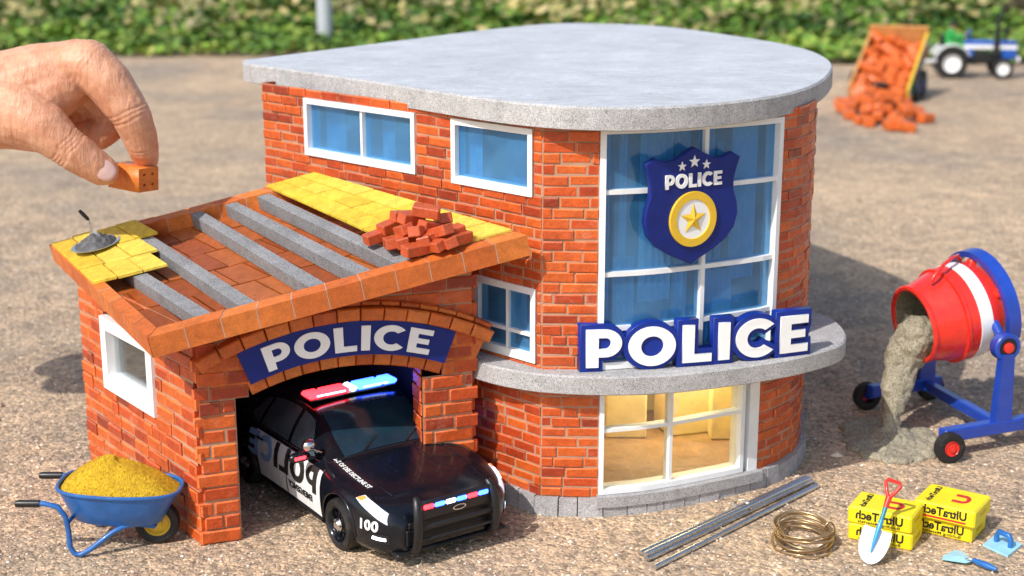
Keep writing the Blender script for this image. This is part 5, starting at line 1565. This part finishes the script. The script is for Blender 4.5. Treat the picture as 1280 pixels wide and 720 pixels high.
for a0 in (.1, 3.4):
    Mk = frame_z(cc + Vector((.146 * math.cos(a0), .176 * math.sin(a0), .055)), Vector((-math.sin(a0), math.cos(a0), 0)))
    mb.tube([Mk @ Vector((.034 * math.cos(a), .062 * math.sin(a), .004 * math.sin(a))) for a in np.linspace(0, 6.283, 16, endpoint=False)], .005, 6, closed=True)
tag(mb.build('wire_coil', M_['brass_wire'], smooth=60), 'coil of dull brass coloured binding wire on the gravel', 'wire coil')
def cement_box(a, b, c, d, zt, h, label, stripe=False, topred=True):
    a, b, c, d = [G(*q, zt) for q in (a, b, c, d)]
    exv = ((b - a) + (c - d)) / 2; L = exv.length; exv.normalize(); eyv = ((d - a) + (c - b)) / 2; wv = eyv - exv * eyv.dot(exv); Wd = max(.16, wv.length); eyv = wv.normalized()
    ce = (a + b + c + d) / 4; M = Matrix((exv, eyv, Vector((0, 0, 1)))).transposed().to_4x4(); M.translation = Vector((ce.x, ce.y, zt - h))
    t = thing('cement_box', label, 'box', M.translation, 0, 'yellow cement boxes stacked beside the shovel')
    mb = MB(); mb.box((0, 0, h / 2), (L, Wd, h), M=M, bev=.010); mb.build('carton', M_['box_yellow'], t)
    MFt = M @ Matrix(((1, 0, 0, 0), (0, 0, -1, -Wd / 2 - .0012), (0, 1, 0, h * .55), (0, 0, 0, 1)))
    link('lettering', fit(text_mesh('UltraTech', .068, .03, .0006, mirror=True), MFt @ Matrix.Translation((.0, .004, 0)) @ Matrix.Diagonal((L * .80 / .30, 1, 1, 1))), M_['ink_black'], t)
    if stripe:
        mb = MB(); mb.box((.0, -Wd / 2 - .0008, h * .22), (L * .72, .0016, .010), M=M); mb.build('stripe', M_['ink_red'], t)
    else:
        link('small_print', fit(text_mesh('Building Materials', .022, .01, .0006, mirror=True), MFt @ Matrix.Translation((0, -.032, 0)) @ Matrix.Diagonal((L * .72 / .17, 1, 1, 1))), M_['ink_black'], t)
    MTp = M @ Matrix.Translation((0, 0, h + .0012))
    if topred:
        U = [(-.5, .5), (-.5, -.05)] + arc(0, -.05, .5, .45, 180, 360, 12)[1:-1] + [(.5, -.05), (.5, .5), (.24, .5), (.24, -.05)] + arc(0, -.05, .24, .22, 360, 180, 10)[1:-1] + [(-.24, -.05), (-.24, .5)]
        link('emblem', fit(curve_mesh([U], .0008), MTp @ Matrix.Translation((L * .16, 0, 0)) @ Matrix.Rotation(R(90), 4, 'Z') @ Matrix.Diagonal((Wd * .42, L * .26, 1, 1))), M_['ink_red'], t)
        link('top_lettering', fit(text_mesh('UltraTech', .045, .03, .0006, mirror=True), MTp @ Matrix.Translation((-L * .30, 0, 0)) @ Matrix.Rotation(R(90), 4, 'Z') @ Matrix.Diagonal((Wd * .85 / .20, 1, 1, 1))), M_['ink_black'], t)
    # side print
    MS = M @ Matrix(((0, 0, 1, L / 2 + .0012), (1, 0, 0, 0), (0, 1, 0, h * .5), (0, 0, 0, 1)))
    link('side_print', fit(text_mesh('CEMENT', .03, .0, .0006, mirror=True), MS), M_['gold'], t)
    return t
BHt = .098
cement_box((1058, 632), (1138, 647), (1157, 629), (1078, 613), .199, BHt, 'yellow box on top of the left stack, behind the shovel handle')
cement_box((1058, 653), (1138, 668), (1157, 650), (1078, 634), .099, BHt, 'bottom yellow box of the left stack, behind the shovel blade', topred=False)
cement_box((1139, 623), (1218, 641), (1241, 620), (1166, 604), .199, BHt, 'yellow box on top of the right stack with a red stripe', stripe=True)
cement_box((1137, 641), (1213, 659), (1236, 640), (1162, 624), .099, BHt, 'bottom yellow box of the right stack', topred=False)
# shovel leaning on the left stack
tip = G(1084, 704, .012); gp = P(1117, 604, G(1104, 641, .199).y - .03)
sh = thing('shovel', 'toy shovel with white blade and red grip leaning on the yellow boxes', 'shovel', tip)
az_ = (gp - tip); LS = az_.length; az_.normalize(); nrm = (Vector((0, 0, HC)) - (tip + gp) / 2); nrm = (nrm - az_ * nrm.dot(az_)).normalized(); sx_ = az_.cross(nrm) * -1
if sx_.x < 0: sx_ = -sx_
MSv = Matrix((sx_, az_, sx_.cross(az_))).transposed().to_4x4(); MSv.translation = tip
zsg = 1 if MSv.to_3x3().col[2].dot(nrm) > 0 else -1
mb = MB()
def bladef(u, v):
    y = v * .19; w_ = .078 * math.sin(math.pi * min(1, (.02 + v * .98)) ** .62 * .62) ** .75 if v < 1 else .072
    x = (u * 2 - 1) * w_
    return MSv @ Vector((x, y, zsg * (.020 * (abs(u * 2 - 1) ** 2) - .006 + .012 * math.exp(-((u - .5) / .10) ** 2) * max(0, v - .35))))
mb.grid(bladef, 16, 14); bl2 = mb.build('blade', M_['tool_white'], sh, smooth=60)
mb = MB(); mb.tube([MSv @ Vector((0, .06, zsg * .004)), MSv @ Vector((0, .13, zsg * .010)), MSv @ Vector((0, .19, zsg * .012)), MSv @ Vector((0, .24, zsg * .012))], [.004, .012, .015, .013], 10); mb.build('socket', M_['tool_blue'], sh, smooth=60)
mb = MB(); mb.tube([MSv @ Vector((0, .22, zsg * .012)), MSv @ Vector((0, LS - .13, zsg * .012))], .012, 10); mb.build('shaft', M_['tool_teal'], sh, smooth=60)
mb = MB(); g0 = LS - .14
mb.tube([MSv @ Vector((0, g0, zsg * .012)), MSv @ Vector((0, g0 + .06, zsg * .012))], [.014, .018], 10)
mb.tube([MSv @ Vector((x, y, zsg * .012)) for x, y in ((0, g0 + .05), (-.02, g0 + .085), (-.040, LS - .008), (-.032, LS + .008), (.032, LS + .008), (.040, LS - .008), (.02, g0 + .085), (0, g0 + .05))], .0105, 8)
mb.build('grip', M_['red_plastic'], sh, smooth=60)
# hand trowel lying flat
t0 = G(1184, 691, .01); t1 = G(1212, 703, .02); 
tr = thing('trowel', 'pale blue pointing trowel lying flat at the lower right', 'trowel', t0)
dx_ = (t1 - t0); L_ = dx_.length; MTw = frame_xz(t0, Vector((dx_.x, dx_.y, 0)))
mb = MB(); mb.add([(0, .05, .004), (.03, .075, .008), (L_, .03, .012), (L_, -.03, .012), (.06, -.10, .006), (.02, -.05, .004), (L_ * .5, 0, .016)], [(0, 5, 6), (5, 4, 6), (4, 3, 6), (3, 2, 6), (2, 1, 6), (1, 0, 6)], 0, MTw)
mb.build('blade', M_['tool_lightblue'], tr)
h1, h2 = G(1216, 700, .035), G(1246, 712, .028)
mb = MB(); mb.tube([MTw @ Vector((L_ - .03, 0, .016)), MTw @ Vector((L_, 0, .03)), h1], .006, 8); mb.build('tang', M_['steel'], tr, smooth=60)
mb = MB(); mb.tube([h1, h1.lerp(h2, .2), h1.lerp(h2, .7), h2], [.010, .016, .017, .010], 12); mb.build('handle', M_['tool_blue_dark'], tr, smooth=60)
# plastering float
fa, fb, fc, fd = [G(x, y, .012) for x, y in ((1229, 681), (1260, 695), (1278, 681), (1246, 667))]
fl = thing('plaster_float', 'light blue plastering float with dark blue handle at the lower right', 'float', (fa + fc) / 2)
mb = MB(); V = [q + Vector((0, 0, dz)) for dz in (-.010, .004) for q in (fa, fb, fc, fd)]; mb.add(V, [(3, 2, 1, 0), (4, 5, 6, 7), (0, 1, 5, 4), (1, 2, 6, 5), (2, 3, 7, 6), (3, 0, 4, 7)]); mb.build('plate', M_['tool_lightblue'], fl, fix=True)
k0 = (fa + fd) / 2 * .75 + (fb + fc) / 2 * .25; k1 = (fa + fd) / 2 * .2 + (fb + fc) / 2 * .8
mb = MB(); mb.tube([k0 + Vector((0, 0, .004)), k0 + Vector((0, 0, .045)), k0.lerp(k1, .15) + Vector((0, 0, .066)), k0.lerp(k1, .85) + Vector((0, 0, .066)), k1 + Vector((0, 0, .045)), k1 + Vector((0, 0, .004))], [.014, .014, .016, .016, .014, .014], 10); mb.build('handle', M_['tool_blue_dark'], fl, smooth=60)

# ================================================================== TRAILER, BRICKS AND TRACTOR AT THE BACK
bb = P(1098, 130, 26.8); bt = P(1124, 59, 28.4)
fu = (bt - bb); LBd = fu.length; fu.normalize(); wv = Vector((.91, -.41, 0)).normalized(); wv = (wv - fu * wv.dot(fu)).normalized(); nv_ = wv.cross(fu) 
if nv_.z < 0: nv_ = -nv_
WT = 1.02
def bed(u, w_, h): return bb + fu * (u * LBd) + wv * ((w_ - .5) * WT) + nv_ * h
trl = thing('tipping_trailer', 'small tipping trailer with painted sides raised to spill orange bricks', 'trailer', Vector((bb.x, bb.y + .4, 0)))
mb = MB()
def plank(mb, pts, th, d):
    V = [p for p in pts] + [p + d * th for p in pts]; mb.add(V, [(3, 2, 1, 0), (4, 5, 6, 7), (0, 1, 5, 4), (1, 2, 6, 5), (2, 3, 7, 6), (3, 0, 4, 7)])
plank(mb, [bed(0, 0, 0), bed(0, 1, 0), bed(1, 1, 0), bed(1, 0, 0)], .05, -nv_); mb.build('bed', M_['ply'], trl, fix=True)
HS = .34
for w_, dd in ((0, -wv), (1, wv)):
    mb = MB(); plank(mb, [bed(0, w_, -.04), bed(1, w_, -.04), bed(1, w_, HS), bed(0, w_, HS)], .05, dd)
    sd = mb.build('side_panel', M_['hub_yellow'] if w_ == 1 else M_['ply'], trl, fix=True)
    if w_ == 1:
        r_ = random.Random(6)
        for k in range(9):
            u0 = .04 + k * .105; mb = MB(); plank(mb, [bed(u0, 1.05, .02), bed(u0 + .07, 1.05, .02), bed(u0 + .085, 1.05, HS - .05), bed(u0 + .015, 1.05, HS - .05)], .008, wv); mb.build('painted_panel', M_[('tractor_blue', 'green_cloth', 'tractor_blue', 'red_plastic')[k % 4]], sd, fix=True)
mb = MB(); plank(mb, [bed(1, -.05, -.04), bed(1, 1.05, -.04), bed(1, 1.05, HS + .12), bed(1, -.05, HS + .12)], .05, fu); mb.build('headboard', M_['ply'], trl, fix=True)
wx_ = Vector((wv.x, wv.y, 0)).normalized(); by = Vector((-wx_.y, wx_.x, 0))
mb = MB(); c0 = Vector((bb.x, bb.y, 0))
mb.box((0, .9, .34), (.3, 2.1, .10), M=frame_xz(c0, wx_), bev=.02); mb.box((0, .55, .30), (1.1, .08, .08), M=frame_xz(c0, wx_)); mb.box((0, 1.15, .30), (1.1, .08, .08), M=frame_xz(c0, wx_)); mb.tube([c0 + by * .9 + Vector((0, 0, .38)), bed(.62, .5, -.06)], .05, 10); mb.build('chassis', M_['black_plastic'], trl)
for sx2 in (-.56, .56):
    for yy in (.55, 1.15):
        Mv = frame_z(c0 + wx_ * sx2 + by * yy + Vector((0, 0, .27)), wx_ * (1 if sx2 > 0 else -1))
        t_ = MB(); wheel(t_, None, None, Mv, .27, .18, .55, 28); wh = t_.build('wheel', M_['tyre'], trl, smooth=35, fix=True)
        mb = MB(); mb.lathe([(.15, .06), (.13, .05), (.06, .07), (0, .075)], 20, Mv); mb.build('rim', M_['tractor_blue'], wh, smooth=40)
bm1 = brick_mesh(.30, .175, .15, .02).mesh('brick'); bm1.materials.append(M_['tipped_brick'])
bedM = Matrix((wv, fu, nv_)).transposed().to_4x4()
r_ = random.Random(17)
for layer in range(2):
    for i in range(10):
        for j in range(4):
            if layer == 1 and r_.random() < .25: continue
            q = bed((i + .1 + r_.uniform(-.25, .25)) / 9.8, (j + .5 + r_.uniform(-.2, .2)) / 4, .09 + layer * .15 + r_.uniform(-.01, .03))
            M = Matrix.Translation(q) @ bedM @ Matrix.Rotation(r_.uniform(0, 3.14), 4, 'Z') @ Matrix.Rotation(r_.uniform(-.5, .5), 4, 'X') @ Matrix.Rotation(r_.uniform(-.5, .5), 4, 'Y')
            o = bpy.data.objects.new('brick', bm1); col.objects.link(o); place(o, M)
            tag(o, 'orange brick still lying in the raised trailer bed', 'brick', 'orange bricks in the trailer bed')
pc_ = (G(1108, 164) + G(1110, 140)) / 2
for k in range(48):
    a = r_.uniform(0, 6.28); t = r_.random() ** .55
    x, y = t * .64 * math.cos(a), t * 1.75 * math.sin(a); hmx = .42 * (1 - t)
    z = .075 + hmx * (r_.random() ** .5)
    M = Matrix.Translation(Vector((pc_.x + x, pc_.y + y + .35, z))) @ Matrix.Rotation(r_.uniform(0, 3.14), 4, 'Z') @ Matrix.Rotation(r_.uniform(-.45, .45) * (1 if z > .09 else .1), 4, 'X') @ Matrix.Rotation(r_.uniform(-.35, .35) * (1 if z > .09 else .1), 4, 'Y')
    o = bpy.data.objects.new('brick', bm1); col.objects.link(o); place(o, M)
    tag(o, 'orange brick in the heap on the ground below the trailer', 'brick', 'orange bricks heaped below the trailer')
# tractor, local x forward
tg = G(1188, 98); MTr = frame_xz(tg, Vector((.985, -.16, 0)))
KT = 1.0
tk = thing('tractor', 'blue and white toy tractor parked behind the trailer', 'tractor', tg)
def tb_(name, fn, mat, parent=tk, smooth=40):
    mb = MB(); fn(mb); return mb.build(name, M_[mat], parent, smooth=smooth, fix=True)
TYW = .34
for sg in (-1, 1):
    for wx2, wr, ww in ((0, .32, .20), (1.06, .22, .13)):
        Mv = MTr @ frame_z((wx2, .10 + sg * TYW + .22, wr), (0, sg, 0))
        t_ = MB(); wheel(t_, None, None, Mv, wr, ww, .58, 32)
        if wx2 == 0:
            for k in range(18): t_.box((wr * .99 * math.cos(k * math.pi / 9), wr * .99 * math.sin(k * math.pi / 9), 0), (.05, .035, ww * .9), M=Mv, R3=Matrix.Rotation(k * math.pi / 9, 4, 'Z'))
        wh = t_.build('wheel', M_['tyre'], tk, smooth=35, fix=True)
        mb = MB(); mb.lathe([(wr * .58, ww * .38), (wr * .52, ww * .36), (wr * .44, ww * .1), (wr * .2, ww * .14), (wr * .16, ww * .3), (0, ww * .32)], 26, Mv); mb.build('rim', M_['white_paint'], wh, smooth=40)
CY = .32
tb_('engine', lambda m: (m.box((.62, CY, .42), (.95, .22, .24), M=MTr, bev=.03), m.box((.05, CY, .42), (.4, .30, .30), M=MTr, bev=.04), m.box((1.06, CY, .24), (.12, .62, .08), M=MTr, bev=.02)), 'black_plastic')
tb_('hood', lambda m: (m.box((.80, CY, .745), (1.10, .34, .10), M=MTr, bev=.04), m.box((1.20, CY, .54), (.30, .33, .26), M=MTr, bev=.03), m.box((.36, CY, .56), (.22, .33, .24), M=MTr, bev=.03)), 'tractor_blue')
tb_('stripe', lambda m: m.box((.80, CY, .66), (1.12, .345, .085), M=MTr, bev=.01), 'white_paint')
tb_('bumper', lambda m: m.box((1.40, CY, .40), (.07, .40, .14), M=MTr, bev=.03), 'white_paint')
for sg in (-1, 1):
    def fend(m, sg=sg):
        n = 14; V = []
        for i in range(n + 1):
            a = R(25 + 135 * i / n)
            for r__2, y in ((.37, CY + sg * .20), (.37, CY + sg * .48), (.39, CY + sg * .48), (.39, CY + sg * .20)): V.append((r__2 * math.cos(a), y, .34 + r__2 * math.sin(a)))
        m.add(V, [(i * 4 + k, i * 4 + (k + 1) % 4, (i + 1) * 4 + (k + 1) % 4, (i + 1) * 4 + k) for i in range(n) for k in range(4)], 0, MTr)
    tb_('fender', fend, 'white_paint')
tb_('seat', lambda m: (m.box((-.06, CY, .64), (.28, .30, .07), M=MTr, bev=.02), m.box((-.20, CY, .78), (.06, .30, .26), M=MTr, bev=.02)), 'black_plastic')
tb_('steering_wheel', lambda m: (m.tube([MTr @ Vector((.34 + .03 * math.cos(a) * 1.5, CY + .11 * math.sin(a), .94 + .09 * math.cos(a))) for a in np.linspace(0, 6.283, 20, endpoint=False)], .015, 6, closed=True), m.tube([MTr @ Vector((.34, CY, .94)), MTr @ Vector((.46, CY, .76))], .015, 6)), 'tractor_blue')
tb_('exhaust_pipe', lambda m: m.tube([MTr @ Vector(p) for p in ((.92, CY - .20, .45), (.92, CY - .20, .95), (.92, CY - .20, 1.28), (.96, CY - .2, 1.36))], [.06, .06, .04, .04], 10), 'black_plastic')
tb_('air_filter', lambda m: m.tube([MTr @ Vector(p) for p in ((1.14, CY, .78), (1.14, CY, .94), (1.14, CY, .95), (1.14, CY, 1.05))], [.03, .03, .06, .06], 12), 'black_plastic')
tb_('drawbar', lambda m: m.tube([MTr @ Vector((-.15, CY, .35)), MTr @ Vector((-.55, CY - .1, .33))], .04, 8), 'white_paint')
# driver figure
mb = MB(); L3 = lambda x, y, z: MTr @ Vector((x, CY + y, z))
capsule_chain(mb, [(L3(-.06, 0, .70), .11), (L3(-.03, 0, .88), .11), (L3(0, 0, .96), .09)])
capsule_chain(mb, [(L3(0, 0, .98), .045), (L3(.02, 0, 1.03), .045)]); ball(mb, L3(.03, 0, 1.09), .075, sc=(1, .9, 1.15))
for sg in (-1, 1):
    capsule_chain(mb, [(L3(-.02, sg * .12, .94), .05), (L3(.12, sg * .16, .84), .042), (L3(.30, sg * .09, .93), .034)])
    capsule_chain(mb, [(L3(-.04, sg * .08, .70), .075), (L3(.22, sg * .11, .69), .062), (L3(.27, sg * .12, .46), .048), (L3(.33, sg * .12, .44), .04)])
me = fuse(mb, .016, 3); drv = link('person', me, M_['skin_toy'], None, 180); tag(drv, 'small figure in green clothes sitting on the tractor seat', 'person')
mb = MB(); capsule_chain(mb, [(L3(-.06, 0, .69), .122), (L3(-.03, 0, .88), .120), (L3(0, 0, .955), .098)])
for sg in (-1, 1):
    capsule_chain(mb, [(L3(-.02, sg * .12, .94), .060), (L3(.12, sg * .16, .84), .052), (L3(.24, sg * .11, .90), .043)]); capsule_chain(mb, [(L3(-.04, sg * .08, .70), .085), (L3(.22, sg * .11, .69), .072), (L3(.27, sg * .12, .50), .058)])
link('clothing', fuse(mb, .016, 3), M_['green_cloth'], drv, 180)
mb = MB(); ball(mb, L3(.02, 0, 1.12), .080, sc=(1, .95, .9)); hm = mb.mesh('hair'); link('hair', hm, M_['black_plastic'], drv, 180)
# exhaust smoke, a thin dark wisp
mb = MB(); capsule_chain(mb, [(L3(.98, -.2, 1.40), .05), (L3(1.06, -.2, 1.52), .09), (L3(1.22, -.2, 1.60), .13), (L3(1.46, -.2, 1.56), .11)])
me = fuse(mb, .03, 3, .5, lambda c: .05 * noise.noise(c * 5))
tag(link('exhaust_smoke', me, M_['exhaust_smoke'], None, 180), 'thin dark wisp of exhaust smoke above the tractor pipe', 'smoke')

# ================================================================== CAMERA AND LIGHT
cam = bpy.data.cameras.new('camera'); co = bpy.data.objects.new('camera', cam); col.objects.link(co)
co.location = (0, 0, HC); co.rotation_euler = (R(90) - TH, 0, 0)
cam.sensor_width = 36; cam.lens = 36 * F / 1280; cam.clip_end = 3000; cam.clip_start = .05
cam.dof.use_dof = True; cam.dof.focus_distance = 7.9; cam.dof.aperture_fstop = 1.05
scene.camera = co
to_sun = Vector((-.66, -.72, 0)).normalized() * math.cos(R(45)) + Vector((0, 0, math.sin(R(45))))
sun = bpy.data.lights.new('sun', 'SUN'); so_ = bpy.data.objects.new('sun', sun); col.objects.link(so_)
sun.energy = 3.9; sun.angle = R(.5); sun.color = (1.0, .955, .89)
so_.rotation_euler = to_sun.to_track_quat('Z', 'Y').to_euler(); so_.location = (-6, 6, 12)
wld = bpy.data.worlds.new('World'); scene.world = wld; wld.use_nodes = True
nt = wld.node_tree; bg = nt.nodes['Background']
sky = nt.nodes.new('ShaderNodeTexSky'); sky.sky_type = 'NISHITA'; sky.sun_disc = False
sky.sun_elevation = R(45); sky.sun_rotation = math.atan2(to_sun.x, to_sun.y)
sky.dust_density = 2.0; sky.air_density = 1.3; sky.ozone_density = 1.0
nt.links.new(sky.outputs[0], bg.inputs[0]); bg.inputs[1].default_value = .15
scene.view_settings.view_transform = 'Standard'; scene.view_settings.look = 'None'; scene.view_settings.exposure = 0
